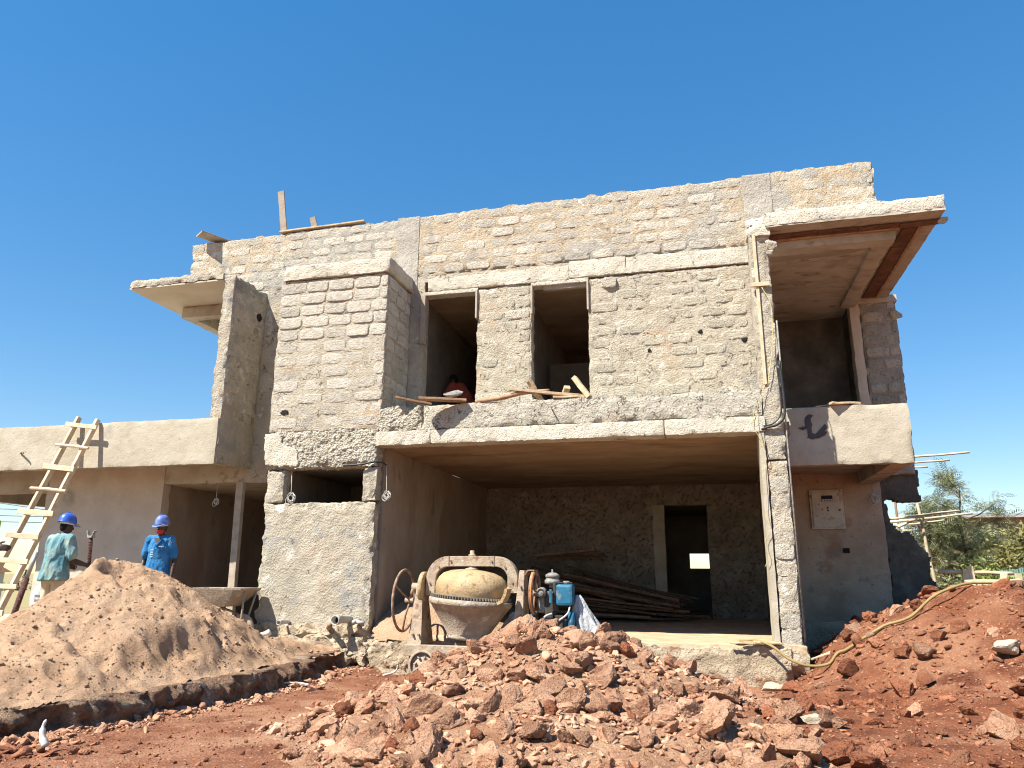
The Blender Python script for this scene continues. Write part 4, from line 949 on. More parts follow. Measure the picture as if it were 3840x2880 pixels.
# locking disc
V, F = lathe([(.0, 0), (.2, 0), (.205, .012), (.205, .055), (.19, .06), (.0, .06)], 40); mk('locking_disc', axis_x(V, (-3.76, -.5, 1.33)), F, M['drum_top'], MX, True)
MB().tube([(-3.90, -.5, 1.33), (-3.70, -.5, 1.33)], .055, 14).build('axle', M['mixer_frame'], MX, True)
# posts
def tapered(xb0, xb1, xt0, xt1, z0, z1, yb, yt, yc=-.5):
    V = [(xb0, yc-yb, z0), (xb1, yc-yb, z0), (xb1, yc+yb, z0), (xb0, yc+yb, z0), (xt0, yc-yt, z1), (xt1, yc-yt, z1), (xt1, yc+yt, z1), (xt0, yc+yt, z1)]
    return MB().add(V, [(0, 3, 2, 1), (4, 5, 6, 7), (0, 1, 5, 4), (1, 2, 6, 5), (2, 3, 7, 6), (3, 0, 4, 7)])
tapered(-3.86, -3.66, -3.80, -3.72, .58, 1.40, .24, .09).build('post', M['mixer_frame'], MX, bevel=.008)
tapered(-2.44, -2.29, -2.36, -2.29, .58, 1.56, .24, .09).build('post', M['mixer_frame'], MX, bevel=.008)
# pinion guard on the drum's right
V, F = sweep_box([(-2.56, 1.14), (-2.50, 1.17), (-2.46, 1.25), (-2.44, 1.33)], .02, -.98, -.75); MB().add(V, F).build('pinion_guard', M['drum_top'], MX, bevel=.004)
# hand wheel on the left, belt pulley on the right
V, F = torus(.405, .019, 56, 10); hw_ = mk('hand_wheel', axis_x(V, (-4.02, -.5, 1.15)), F, M['rust'], MX, True)
for k_ in range(3):
    a = .5+k_*2*PI/3; p = Vector((-4.02, -.5+.40*math.cos(a), 1.15+.40*math.sin(a)))
    MB().tube([(-3.93, -.5, 1.15), tuple((p+Vector((-3.96, -.5, 1.15)))/2), tuple(p)], .014, 7).build('spoke', M['rust'], hw_, True)
MB().tube([(-4.0, -.5, 1.15), (-3.78, -.5, 1.15)], .035, 12).build('hub', M['mixer_frame'], hw_, True)
MB().tube([(-3.9, -.58, 1.18), (-3.86, -.6, 1.30)], .02, 8).build('catch_lever', M['rust'], MX, True)
V, F = torus(.265, .03, 48, 8); pu = mk('belt_pulley', axis_x(V, (-2.17, -.5, 1.27)), F, M['rust'], MX, True)
for k_ in range(6):
    a = k_*PI/3+.2; MB().tube([(-2.17, -.5, 1.27), (-2.17, -.5+.25*math.cos(a), 1.27+.25*math.sin(a))], .014, 6).build('spoke', M['rust'], pu, True)
MB().tube([(-2.30, -.5, 1.27), (-2.11, -.5, 1.27)], .04, 12).build('hub', M['mixer_frame'], pu, True)
V, F = torus(.285, .012, 48, 6); mk('belt', axis_x(V, (-2.165, -.5, 1.27)), F, M['orange'], pu, True)
V, F = sweep_box([(-2.28, 1.50), (-2.24, 1.56), (-2.15, 1.56)], .008, -.62, -.38); MB().add(V, F).build('belt_guard', M['rust'], MX)
# base frame and road wheels
for yy in (-.78, -.22): MB().box(-3.88, -1.5, yy-.05, yy+.05, .46, .60).build('base_beam', M['mixer_frame'], MX, bevel=.008)
for xx in (-3.78, -2.5, -1.6): MB().box(xx-.04, xx+.04, -.73, -.27, .47, .59).build('cross_beam', M['mixer_frame'], MX, bevel=.006)
def road_wheel(c, r=.185):
    V, F = lathe([(r*.86, -.045), (r, -.05), (r, .05), (r*.86, .045), (r*.84, .0), (r*.86, -.045)], 36); wo_ = mk('road_wheel', axis_y(V, c), F, M['wheel'], MX, True)
    V, F = lathe([(0, -.015), (r*.86, -.012), (r*.86, .012), (0, .015)], 36); mk('disc', axis_y(V, c), F, M['wheel'], wo_, True)
    V, F = lathe([(0, -.06), (.03, -.06), (.038, -.05), (.04, .05), (0, .05)], 16); mk('hub', axis_y(V, c), F, M['mixer_frame'], wo_, True)
    for k_ in range(2):
        a = .6+k_*PI; MB().tube([(c[0]+.03*math.cos(a), c[1]-.03, c[2]+.03*math.sin(a)), (c[0]+r*.88*math.cos(a), c[1]-.03, c[2]+r*.88*math.sin(a))], .012, 6).build('spoke', M['wheel'], wo_, True)
    for k_ in range(7):
        a = k_*2*PI/7+.2; p = (c[0]+r*.45*math.cos(a), c[1]-.02, c[2]+r*.45*math.sin(a)); q = (c[0]+r*.66*math.cos(a+.15), c[1]-.035, c[2]+r*.66*math.sin(a+.15))
        MB().tube([p, q], [.02, .004], 5).build('rib', M['wheel'], wo_, True)
road_wheel((-3.58, -.86, .36)); road_wheel((-3.82, -.30, .37)); road_wheel((-1.75, -.86, .36)); road_wheel((-1.75, -.30, .36))
MB().tube([(-3.58, -.86, .36), (-3.82, -.30, .37)], .02, 8).build('wheel_axle', M['rust'], MX)
V, F = sweep_box([(-3.76, .46), (-3.66, .40), (-3.60, .36)], .03, -.80, -.70); MB().add(V, F).build('axle_bracket', M['rust'], MX)
# engine
E_ = MB(); E_.box(-2.0, -1.72, -.68, -.34, .62, .95).box(-2.02, -1.90, -.62, -.40, .95, 1.28)
eg = E_.build('engine', M['engine_dark'], MX, bevel=.02)
V, F = lathe([(.06, 0), (.075, .0), (.075, .30), (.05, .31), (0, .31)], 20, (-1.955, -.52, .98)); mk('cylinder', V, F, M['engine_grey'], eg, True)
for k_ in range(7):
    V, F = lathe([(.05, 0), (.092, 0), (.092, .01), (.05, .01)], 24, (-1.955, -.52, 1.0+k_*.032)); mk('cooling_fin', V, F, M['engine_dark'], eg, True)
V, F = lathe([(.0, 0), (.045, 0), (.045, .04), (.10, .045), (.105, .075), (.10, .10), (.085, .105), (.085, .13), (.095, .135), (.09, .165), (.05, .19), (.0, .195)], 28, (-1.93, -.5, 1.34))
af = mk('air_filter', V, F, M['engine_grey'], eg, True)
MB().tube([(-1.93, -.5, 1.53), (-1.93, -.5, 1.575)], .012, 8).build('wing_nut', M['steel'], af)
V, F = lathe([(.0, -.075), (.055, -.075), (.062, -.065), (.066, .02), (.06, .05), (0, .06)], 28); mu = mk('muffler', axis_y(V, (-2.05, -.62, 1.28)), F, M['engine_grey'], eg, True)
V, F = torus(.042, .008, 24, 6); mk('muffler_ring', axis_y(V, (-2.05, -.697, 1.28)), F, M['engine_dark'], mu, True)
MB().box(-2.10, -1.98, -.60, -.44, 1.02, 1.22).build('crankcase_cover', M['engine_grey'], eg, bevel=.02)
tk = MB().box(-1.86, -1.64, -.66, -.42, 1.12, 1.385).build('fuel_tank', M['tank_blue'], eg, bevel=.035)
V, F = lathe([(.0, 0), (.045, 0), (.045, .03), (.035, .042), (0, .042)], 20, (-1.74, -.52, 1.385)); mk('filler_cap', V, F, M['engine_grey'], tk, True)
MB().box(-1.90, -1.86, -.64, -.44, 1.05, 1.40).build('tank_bracket', M['engine_dark'], eg, bevel=.006)
MB().box(-1.98, -1.66, -.56, -.48, 1.395, 1.41).build('tank_strap', M['engine_dark'], eg, bevel=.004)
MB().box(-1.94, -1.90, -.70, -.66, 1.15, 1.32).build('injector', M['tank_blue'], eg, bevel=.008)
V, F = lathe([(0, -.05), (.17, -.05), (.18, -.03), (.18, .03), (.17, .05), (0, .05)], 36); mk('flywheel_guard', axis_x(V, (-2.20, -.5, .83)), F, M['tank_blue'], eg, True)
V, F = lathe([(0, -.04), (.12, -.04), (.125, .03), (0, .04)], 30); mk('starter_cover', axis_x(V, (-1.66, -.56, .92)), F, M['tank_blue'], eg, True)
MB().tube(curve_pts([(-1.68, -.60, 1.12), (-1.70, -.70, 1.02), (-1.82, -.72, .93), (-1.93, -.72, .85), (-1.95, -.70, .72)], 6), .013, 7).build('fuel_hose', M['pvc'], eg, True)
MB().tube(curve_pts([(-1.90, -.70, 1.02), (-1.99, -.73, .98), (-2.02, -.72, .88), (-1.99, -.7, .76)], 6), .013, 7).build('fuel_hose', M['pvc'], eg, True)
for k_ in range(5):
    MB().tube([(-2.06+.05*k_, -.69, .80+.03*(k_ % 3)), (-2.06+.05*k_, -.73, .80+.03*(k_ % 3))], .018, 8).build('bolt_head', M['engine_grey'], eg, True)
MB().box(-1.86, -1.76, -.71, -.66, .78, 1.0).build('pump_body', M['engine_dark'], eg, bevel=.01)

# white sack hung beside the engine
def drape(name, apex, base_c, rx, ry, folds, m, label, cat, seed=0):
    V, F = [], []; nr, na = 14, 56; r = np.random.default_rng(seed); ph = r.uniform(0, 6, 3)
    for i in range(nr+1):
        t = i/nr; c_ = Vector(apex).lerp(Vector(base_c), t)
        for j in range(na):
            a = 2*PI*j/na
            f = 1+.26*t*math.sin(folds*a+ph[0]+1.5*t)+.14*t*math.sin(2*folds*a+ph[1]+3*t)+.07*math.sin(9*a+11*t+ph[2])
            s_ = .12+.88*t**.85
            V.append((c_.x+rx*s_*f*math.cos(a), c_.y+ry*s_*f*math.sin(a), c_.z+.015*math.sin(3*a+5*t)))
    for i in range(nr):
        for j in range(na): F.append((i*na+j, i*na+(j+1) % na, (i+1)*na+(j+1) % na, (i+1)*na+j))
    F.append(tuple(range(na))[::-1])
    return tag(mk(name, V, F, m, None, True), label, cat)
drape('sack', (-1.60, -.46, 1.24), (-1.50, -.36, .62), .27, .21, 7, M['white_sack'], 'white woven sack draped to the right of the mixer engine', 'sack', 4)
drape('plastic_sheet', (-2.62, .15, .98), (-2.6, .2, .62), .26, .22, 4, M['white_sack'], 'crumpled grey-white plastic sheet behind the mixer drum', 'plastic sheet', 9)

# sand inside the garage corner
def z_gsand(x, y):
    P = P2(x, y); d = np.hypot((x+4.25)*.75, (y-1.1)*.8); return 1.22-.52*d+.05*fbm(P, .4, 3, 301)+.03*np.abs(fbm(P, .12, 2, 302)) - .5*np.clip(.15-y, 0, 1)
gs = heightgrid('sand_heap', lines_(-4.72, -2.6, .035), lines_(-.15, 3.0, .035), z_gsand, M['sand'], keep=lambda V: V[:, 2] > .6)
stuff(tag(gs, 'small heap of sand inside the garage behind the mixer', 'sand heap'))

# ------------------------------------------------------------------ timber
def board(label, p0, p1, wd, th, m='wood', name='timber_board', side=None, group=None, seed=0, cat='board'):
    V, F = plank(p0, p1, wd, th, seed or random.randrange(9999), side); o = mk(name, V, F, M[m]); return tag(o, label, cat, group)
r_ = random.Random(77)
for k_ in range(64):
    x0 = -3.5+r_.uniform(0, .9); ln = r_.uniform(1.6, 2.9); y0 = r_.uniform(4.1, 5.9); lay = k_//8
    z0 = .72+lay*.13+r_.uniform(0, .08); z1 = .70+lay*.05+r_.uniform(0, .06)
    if k_ > 58: z0 += .22; z1 = z0+r_.uniform(-.1, .15); x0 = -3.3; ln = 1.3
    board('dark timber plank piled inside the garage by the back wall', (x0, y0, z0), (x0+ln, y0+r_.uniform(-.35, .35), z1), r_.uniform(.08, .14), r_.uniform(.03, .06), 'dark_timber', 'timber_plank',
          group='timber piled in the garage', seed=900+k_)
# boards left on the ledge
board('weathered board with its split end over the ledge beside the bay', (-4.46, -.12, 4.15), (-3.95, .12, 4.06), .09, .03, 'old_wood', seed=1)
V, F = plank((-4.02, -.26, 4.075), (-3.34, -.02, 4.06), .16, .035, 2); tag(mk('timber_board', V, F, M['old_wood']), 'flat board under the black bag on the ledge', 'board')
board('pale long batten propped across the ledge below the second window', (-2.66, -.03, 4.20), (-1.50, .08, 4.06), .07, .04, 'wood', seed=3)
board('short timber leaning against the left edge of the second window', (-2.20, .10, 4.02), (-2.36, -.02, 4.32), .09, .06, 'wood', seed=4)
board('upright offcut with nails at the right edge of the second window', (-1.46, .02, 4.03), (-1.70, .1, 4.36), .09, .07, 'wood', seed=5)
board('small offcut end on the ledge in the second window', (-1.90, .3, 4.08), (-1.80, .1, 4.22), .09, .06, 'wood', seed=6)
MBp = MB(); MBp.tube(curve_pts([(-3.2, .02, 4.05), (-2.8, .0, 4.08), (-2.45, .02, 4.15), (-2.1, .2, 4.2)], 5), .035, 8)
tag(MBp.build('pole', M['old_wood'], None, True), 'round barked pole lying between the two windows', 'pole')
board('narrow pale offcut lying flat on the ledge under the second window', (-2.0, .0, 4.05), (-1.5, .05, 4.05), .06, .03, 'wood', seed=7)
# black bag on the ledge
bgm = clod_mesh('tool_bag', 710, 3, M['engine_grey']); o = bpy.data.objects.new('tool_bag', bgm); COL.objects.link(o); o.location = (-3.57, .0, 4.17); o.scale = (.16, .1, .10)
tag(o, 'small grey work bag on the board in the first window', 'bag')
# boards on the roof edge
board('tall grey board standing upright on the parapet', (-7.42, 1.1, 7.74), (-7.55, 1.05, 8.70), .13, .03, 'grey_wood', side=(1, 0, 0), seed=11)
board('short grey board standing upright on the parapet', (-6.78, 1.15, 7.74), (-6.86, 1.12, 8.10), .12, .03, 'grey_wood', side=(1, 0, 0), seed=12)
board('long pale board lying along the top of the parapet', (-7.46, 1.03, 7.80), (-5.72, 1.03, 7.83), .12, .03, 'wood', seed=13)
board('board jutting over the corner of the parapet', (-9.05, .75, 7.83), (-8.68, 1.3, 7.79), .30, .03, 'grey_wood', seed=14)
board('pale board on top of the balcony parapet', (1.95, .86, 3.955), (2.36, 1.0, 3.965), .13, .03, 'wood', seed=15)
board('thin board tilted behind the balcony parapet', (1.75, .95, 3.93), (2.2, 1.1, 4.0), .10, .02, 'wood', seed=16)
# timber prop under the wing
board('square timber prop under the beam of the low wing', (-7.68, .93, .45), (-7.76, .98, 3.04), .13, .09, 'grey_wood', 'timber_prop', side=(1, 0, 0), seed=17, cat='prop')
# splintered bits by the column
for k_ in range(7):
    x = 1.25+.08*k_; board('splintered stick in the small pile beside the column', (x, -.25+.05*k_, .52+.02*k_), (x+r_.uniform(.25, .45), -.05+.06*k_, .60+.025*k_+r_.uniform(0, .05)), .03, .02, 'wood', 'stick',
                           group='sticks beside the column', seed=30+k_, cat='stick')
board('pale flat board on the garage threshold under the hose', (.58, -.12, .70), (.92, -.02, .68), .14, .025, 'wood', seed=41)
board('splintered lath on the garage threshold beside the hose', (.30, -.16, .675), (.62, -.10, .69), .05, .02, 'wood', seed=42)
board('broken lath lying across the garage threshold', (.36, -.02, .68), (.72, .0, .68), .035, .02, 'wood', seed=43)

# ------------------------------------------------------------------ ladder
LD = thing('ladder', 'rough wooden ladder with nailed rungs leaning on the low wing', 'ladder', (-10.45, -1.3, .48))
Lt, Lb = Vector((-10.37, -.06, 4.10)), Vector((-10.66, -1.32, .44)); Rt, Rb = Vector((-9.97, -.06, 4.04)), Vector((-10.22, -1.32, .44))
for a, b_, sd in ((Lb, Lt, 1), (Rb, Rt, 2)):
    V, F = plank(a, b_, .055, .085, sd, (1, 0, 0), .006, 10); mk('rail', V, F, M['pale_wood'], LD)
nr = Vector((0, -1, .35)).normalized()
for k_, t in enumerate(np.linspace(.02, .955, 10)):
    a = Lb.lerp(Lt, t)+nr*.06; b_ = Rb.lerp(Rt, t)+nr*.06; e = (b_-a).normalized(); q = random.Random(k_)
    if k_ in (6, 8): V, F = tube([a-e*(.1+q.uniform(0, .06)), a.lerp(b_, .5)+Vector((0, 0, .008)), b_+e*(.1+q.uniform(0, .06))], [.024, .027, .023], 8)
    else: V, F = plank(a-e*(.1+q.uniform(0, .08)), b_+e*(.08+q.uniform(0, .08)), .08+q.uniform(-.012, .012), .03, 20+k_, (0, 0, 1))
    mk('rung', V, F, M['pale_wood'], LD)

# ------------------------------------------------------------------ steel props, wheelbarrow, bags
pr = thing('steel_prop', 'threaded steel prop with forked head standing behind the sand heap', 'prop', (-9.15, -.6, .5))
MB().tube([(-9.15, -.6, .48), (-9.26, -.6, 2.02)], .026, 10).build('tube', M['rust_red'], pr, True)
th_ = MB()
for k_ in range(40):
    t = .35+.62*k_/40; p = Vector((-9.15, -.6, .48)).lerp(Vector((-9.26, -.6, 2.02)), t); V, F = torus(.027, .007, 12, 5); th_.add([(x+p.x, y+p.y, z+p.z) for x, y, z in V], F)
th_.build('thread', M['rust_red'], pr, True)
fk = MB(); fk.box(-9.30, -9.22, -.64, -.56, 2.02, 2.05)
fk.add(*plank((-9.29, -.6, 2.03), (-9.335, -.6, 2.13), .06, .014, 1, (0, 1, 0))); fk.add(*plank((-9.23, -.6, 2.03), (-9.20, -.6, 2.13), .06, .014, 1, (0, 1, 0)))
fk.build('fork_head', M['steel'], pr)
pr = thing('steel_prop', 'leaning rusty red steel prop beside the worker in teal', 'prop', (-8.35, -2.7, .6))
MB().tube([(-8.36, -2.7, .6), (-8.22, -2.65, 1.42)], .036, 12).build('outer_tube', M['rust_red'], pr, True)
MB().tube([(-8.22, -2.65, 1.42), (-8.16, -2.62, 1.74)], .026, 12).build('inner_tube', M['steel'], pr, True)

WB = thing('wheelbarrow', 'dirty grey wheelbarrow parked between the sand heap and the house', 'wheelbarrow', (-6.9, -.35, .5))
def barrow_tray():
    prof = [(0.0, -.36, -.27, -.24, 0.0), (0, 0, 0, 0, 0)]
    bot = [(-7.20, -.55), (-6.78, -.52), (-6.78, -.18), (-7.20, -.15)]; top = [(-7.46, -.66), (-6.50, -.62), (-6.50, -.08), (-7.46, -.04)]
    V, F = [], []
    def ring(q, z, s=0.0):
        cx = sum(p[0] for p in q)/4; cy = sum(p[1] for p in q)/4; k = len(V)
        for i in range(4):
            a = Vector(q[i]); n_ = Vector(q[(i+1) % 4]); p_ = Vector(q[(i-1) % 4])
            for t in (.12, .04):
                v = a.lerp(p_, t) if t == .12 else a.lerp(p_, .03).lerp(a.lerp(n_, .03), .5)
                V.append((cx+(v.x-cx)*(1-s), cy+(v.y-cy)*(1-s), z))
            v = a.lerp(n_, .08); V.append((cx+(v.x-cx)*(1-s), cy+(v.y-cy)*(1-s), z))
        return k
    rings = [ring(bot, 1.02), ring(top, 1.26), ring(top, 1.285, -.02), ring(top, 1.285, .02), ring(bot, 1.035, .06)]
    n = 12
    for a, b_ in zip(rings[:-1], rings[1:]):
        for j in range(n): F.append((a+j, a+(j+1) % n, b_+(j+1) % n, b_+j))
    F.append(tuple(range(n))[::-1]); F.append(tuple(rings[-1]+j for j in range(n)))
    return V, F
V, F = barrow_tray(); mk('tray', V, F, M['drum_low'], WB)
for yy in (-.55, -.15):
    MB().tube(curve_pts([(-7.75, yy-.02 if yy < -.3 else yy+.02, 1.10), (-7.2, yy, 1.0), (-6.8, yy*.7-.1, .90), (-6.62, -.35+(yy+.35)*.3, .74)], 5), .018, 8).build('handle', M['drum_low'], WB, True)
    MB().tube([(-7.22, yy, 1.0), (-7.15, yy, .56), (-7.05, yy, .54)], .016, 7).build('leg', M['rust'], WB, True)
    MB().tube([(-6.52, yy*.8-.07, 1.24), (-6.58, -.35+(yy+.35)*.4, .85), (-6.62, -.35+(yy+.35)*.3, .74)], .016, 7).build('brace', M['drum_low'], WB, True)
V, F = torus(.155, .045, 32, 10); wl = mk('wheel', axis_y(V, (-6.62, -.35, .72)), F, M['wheel'], WB, True)
V, F = lathe([(0, -.03), (.12, -.02), (.12, .02), (0, .03)], 24); mk('rim', axis_y(V, (-6.62, -.35, .72)), F, M['mixer_frame'], wl, True)

def bag(name, label, c, dims, rz, m, seed, marks=True, group='cement bags'):
    r = np.random.default_rng(seed); bm = bmesh.new(); bmesh.ops.create_icosphere(bm, subdivisions=4, radius=1)
    V = np.array([v.co[:] for v in bm.verts]); V = np.sign(V)*np.abs(V)**.55; V *= (1+.07*fbm(V, .5, 3, seed))[:, None]
    V *= np.array(dims); a = rz; R = np.array([[math.cos(a), -math.sin(a), 0], [math.sin(a), math.cos(a), 0], [0, 0, 1]])
    F = np.array([f_.verts[0].index for f_ in bm.faces]); F = np.array([[v.index for v in f_.verts] for f_ in bm.faces]); bm.free()
    o = mk(name, V@R.T+np.array(c), F, m, None, True); tag(o, label, 'bag', group)
    if marks:
        mbk = MB()
        for k_ in range(5):
            z0 = c[2]+dims[2]*(-.4+.2*k_); x0 = c[0]-dims[0]*.5; mbk.box(x0, x0+dims[0]*r.uniform(.5, 1.0), c[1]-dims[1]*1.06, c[1]-dims[1]*.9, z0, z0+dims[2]*.1)
        mbk.build('printed_marks', M['bag_print'], o)
    return o
bag('cement_bag', 'white printed cement bag leaning behind the rusty prop', (-11.15, .62, .92), (.26, .12, .38), .05, M['white_sack'], 801)
bag('cement_bag', 'white printed cement bag behind the legs of the worker in teal', (-10.45, .6, .95), (.2, .12, .45), -.1, M['white_sack'], 802)
bag('cement_bag', 'tan cement bag lying beside the ladder foot', (-11.75, .5, .62), (.4, .22, .16), .3, M['bag_tan'], 803, False)
bag('cement_bag', 'tan slumped cement bag on the ground below the white bags', (-11.1, .2, .58), (.36, .25, .14), -.2, M['bag_tan'], 804, False)

# ------------------------------------------------------------------ cables, twine, hose
def coil(name, label, top, c, R, m, turns=5, seed=0, cat='cable coil'):
    r = random.Random(seed); pts = [Vector(top), Vector(top).lerp(Vector(c), .5)+Vector((.01, -.01, 0))]
    for k_ in range(turns*12):
        a = PI/2+2*PI*k_/12; rr = R*(1+.15*math.sin(k_*.7)+r.uniform(-.06, .06)); q_ = k_//12; pts.append(Vector(c)+Vector((rr*(.62+.12*(q_ % 3))*math.cos(a)+.018*math.sin(q_*2.1), -.012*math.sin(k_*.5), rr*(.8+.1*(q_ % 4))*math.sin(a)+.02*math.cos(q_*1.7))))
    V, F = tube(pts, .0045, 5); return tag(mk(name, V, F, m, None, True), label, cat)
coil('cable_coil', 'white cable coil hanging in the small window', (-6.24, .06, 3.08), (-6.2, .02, 2.64), .075, M['cable_white'], 5, 1)
coil('cable_coil', 'white cable coil hanging at the garage side wall', (-4.66, .12, 3.16), (-4.62, .10, 2.66), .06, M['cable_white'], 6, 2)
coil('cable_coil', 'small white cable bundle hanging below the wing beam', (-8.22, .97, 3.04), (-8.18, .92, 2.70), .05, M['cable_white'], 5, 3)
coil('cable_coil', 'round white cable coil under the balcony corner', (2.93, 3.36, 3.04), (2.93, 3.34, 2.80), .075, M['cable_white'], 5, 4)
coil('cable_coil', 'dim cable coil on the wing wall behind the ladder', (-11.35, .95, 3.0), (-11.35, .93, 2.82), .10, M['pvc'], 4, 5)
def cable(label, ctrl, r, m, name='cable', cat='cable', n=8):
    V, F = tube(curve_pts(ctrl, n), r, 7); return tag(mk(name, V, F, m, None, True), label, cat)
cable('black conduit bending from the column round to the garage beam', [(1.20, -.03, 4.4), (1.215, -.04, 3.9), (1.20, -.05, 3.62), (1.10, -.06, 3.5), (.98, -.05, 3.47), (.86, .0, 3.44)], .018, M['cable_black'])
cable('thin black conduit running beside the first down the column', [(1.16, -.03, 4.35), (1.175, -.045, 3.85), (1.15, -.05, 3.63), (1.05, -.05, 3.52), (.9, -.02, 3.49)], .010, M['cable_black'])
cable('grey conduit across the wall above the small window', [(-5.3, -.05, 3.12), (-5.0, -.06, 3.13), (-4.82, -.05, 3.16), (-4.70, .03, 3.17), (-4.66, .12, 3.14)], .015, M['cable_black'])
cable('yellow twine hanging from the garage beam to the wooden block', [(1.0, -.05, 4.1), (.86, -.06, 3.75), (.84, -.07, 3.5), (.90, -.07, 3.2), (.93, -.06, 3.02)], .0035, M['twine'], 'twine', 'twine')
cable('second loop of yellow twine on the garage beam', [(.82, -.05, 3.72), (.78, -.06, 3.5), (.86, -.07, 3.32), (.92, -.07, 3.1)], .003, M['twine'], 'twine', 'twine')
cable('long pale wire hanging inside the garage jamb', [(.90, -.03, 2.95), (.88, -.05, 2.6), (.87, -.05, 2.35), (.90, -.05, 2.1), (.83, -.05, 1.95), (.86, -.05, 1.75), (.80, -.05, 1.62)], .003, M['twine'], 'wire', 'wire')
cable('thin wire trailing down the upper column', [(1.05, -.04, 5.5), (1.15, -.05, 5.2), (1.12, -.05, 4.6), (1.02, -.05, 4.05)], .005, M['twine'], 'wire', 'wire')
board('small orange wooden block hanging from the twine', (.93, -.06, 3.02), (.93, -.06, 2.78), .06, .04, 'old_wood', 'wooden_block', seed=91, cat='wooden block')
hz = [(.42, -.08, .70), (.62, -.12, .715), (.80, -.25, .66), (.98, -.42, .53), (1.2, -.5, .47), (1.45, -.5, .52), (1.75, -.5, .66), (2.05, -.5, .84), (2.35, -.5, 1.05), (2.62, -.45, 1.27), (2.85, -.4, 1.38),
      (3.1, -.3, 1.44), (3.45, -.2, 1.44), (4.0, -.1, 1.42), (5.0, .2, 1.5)]
hz = [(x, y, max(z, float(z_mound(np.array([x]), np.array([y]))[0])+.03) if x > 1.5 else z) for x, y, z in hz]
hs = thing('hose', 'yellow rubber hose running from the garage up the red mound', 'hose', (.42, -.08, .66))
hq = [Vector(p) for p in curve_pts(hz, 8)]
zz_ = z_mound(np.array([p.x for p in hq]), np.array([p.y for p in hq]))
for p, q in zip(hq, zz_):
    if p.x > 1.15: p.z = max(p.z, q+.035)
V, F = tube(hq, .017, 10); mk('tube', V, F, M['hose'], hs, True)
p = Vector(hz[7]); q = Vector(hz[6]); MB().tube([q.lerp(p, .35), q.lerp(p, .6)], .034, 10).build('coupling', M['rust'], hs, True)
# white shard of plastic standing in the soil, paper scraps
def shard(label, c, pts, m, name, cat):
    mbs = MB(); mbs.tube(curve_pts([(c[0]+a, c[1]+b_, c[2]+d) for a, b_, d, _ in pts], 4), [pts[min(int(i/4), len(pts)-1)][3] for i in range((len(pts)-1)*4+1)], 6)
    return tag(mbs.build(name, m, None, True), label, cat)
shard('curved white plastic shard stuck upright in the soil by the bank', (-4.85, -5.5, .24), [(.04, 0, 0, .028), (0, 0, .06, .022), (-.02, .01, .13, .012), (-.01, .02, .18, .004)], M['white_shard'], 'plastic_shard', 'plastic shard')
shard('white bent plastic scrap on the red ground near the mixer wheel', (-4.05, -.75, .21), [(-.08, -.1, 0, .014), (0, 0, .02, .012), (.05, .03, .06, .008), (.06, .04, .12, .005)], M['white_shard'], 'plastic_scrap', 'scrap')
shard('white plastic bottle neck lying at the foot of the front wall', (-6.2, -.42, .60), [(-.12, -.05, 0, .02), (-.04, -.02, .03, .04), (.06, 0, .06, .05), (.1, .01, .08, .03)], M['white_shard'], 'plastic_bottle', 'bottle')
V, F = tube(curve_pts([(-5.18, -1.9, .21), (-5.0, -1.95, .225), (-4.8, -1.85, .22), (-4.6, -1.95, .22)], 5), .012, 6)
tag(mk('plastic_strip', V, F, M['white_shard']), 'pale plastic strip lying along the foot of the bank', 'strip')

# ------------------------------------------------------------------ people
def capsule(p0, p1, r0, r1, n=14):
    p0, p1 = Vector(p0), Vector(p1); d, u, v = frame_of(p1-p0); V, F = [], []
    rows = []
    for k_ in range(5): a = -PI/2+PI/2*k_/5; rows.append((p0+d*r0*math.sin(a), max(r0*math.cos(a), 1e-4)))
    for k_ in range(4): t = k_/4; rows.append((p0.lerp(p1, t), r0+(r1-r0)*t))
    for k_ in range(6): a = PI/2*k_/5; rows.append((p1+d*r1*math.sin(a), max(r1*math.cos(a), 1e-4)))
    for c_, r in rows:
        for j in range(n): a = 2*PI*j/n; V.append(c_+(u*math.cos(a)+v*math.sin(a))*r)
    for k_ in range(len(rows)-1):
        for j in range(n): F.append((k_*n+j, k_*n+(j+1) % n, (k_+1)*n+(j+1) % n, (k_+1)*n+j))
    F.append(tuple(range(n))[::-1]); F.append(tuple((len(rows)-1)*n+j for j in range(n)))
    return V, F
def ellipsoid(c, r, rot=None, n=20, k=12):
    V, F = [], []
    for i in range(k+1):
        a = -PI/2+PI*i/k; cr = max(math.cos(a), 1e-3)
        for j in range(n):
            b_ = 2*PI*j/n; v = Vector((r[0]*cr*math.cos(b_), r[1]*cr*math.sin(b_), r[2]*math.sin(a)))
            if rot is not None: v = rot @ v
            V.append(Vector(c)+v)
    for i in range(k):
        for j in range(n): F.append((i*n+j, i*n+(j+1) % n, (i+1)*n+(j+1) % n, (i+1)*n+j))
    F.append(tuple(range(n))[::-1]); F.append(tuple(k*n+j for j in range(n)))
    return V, F

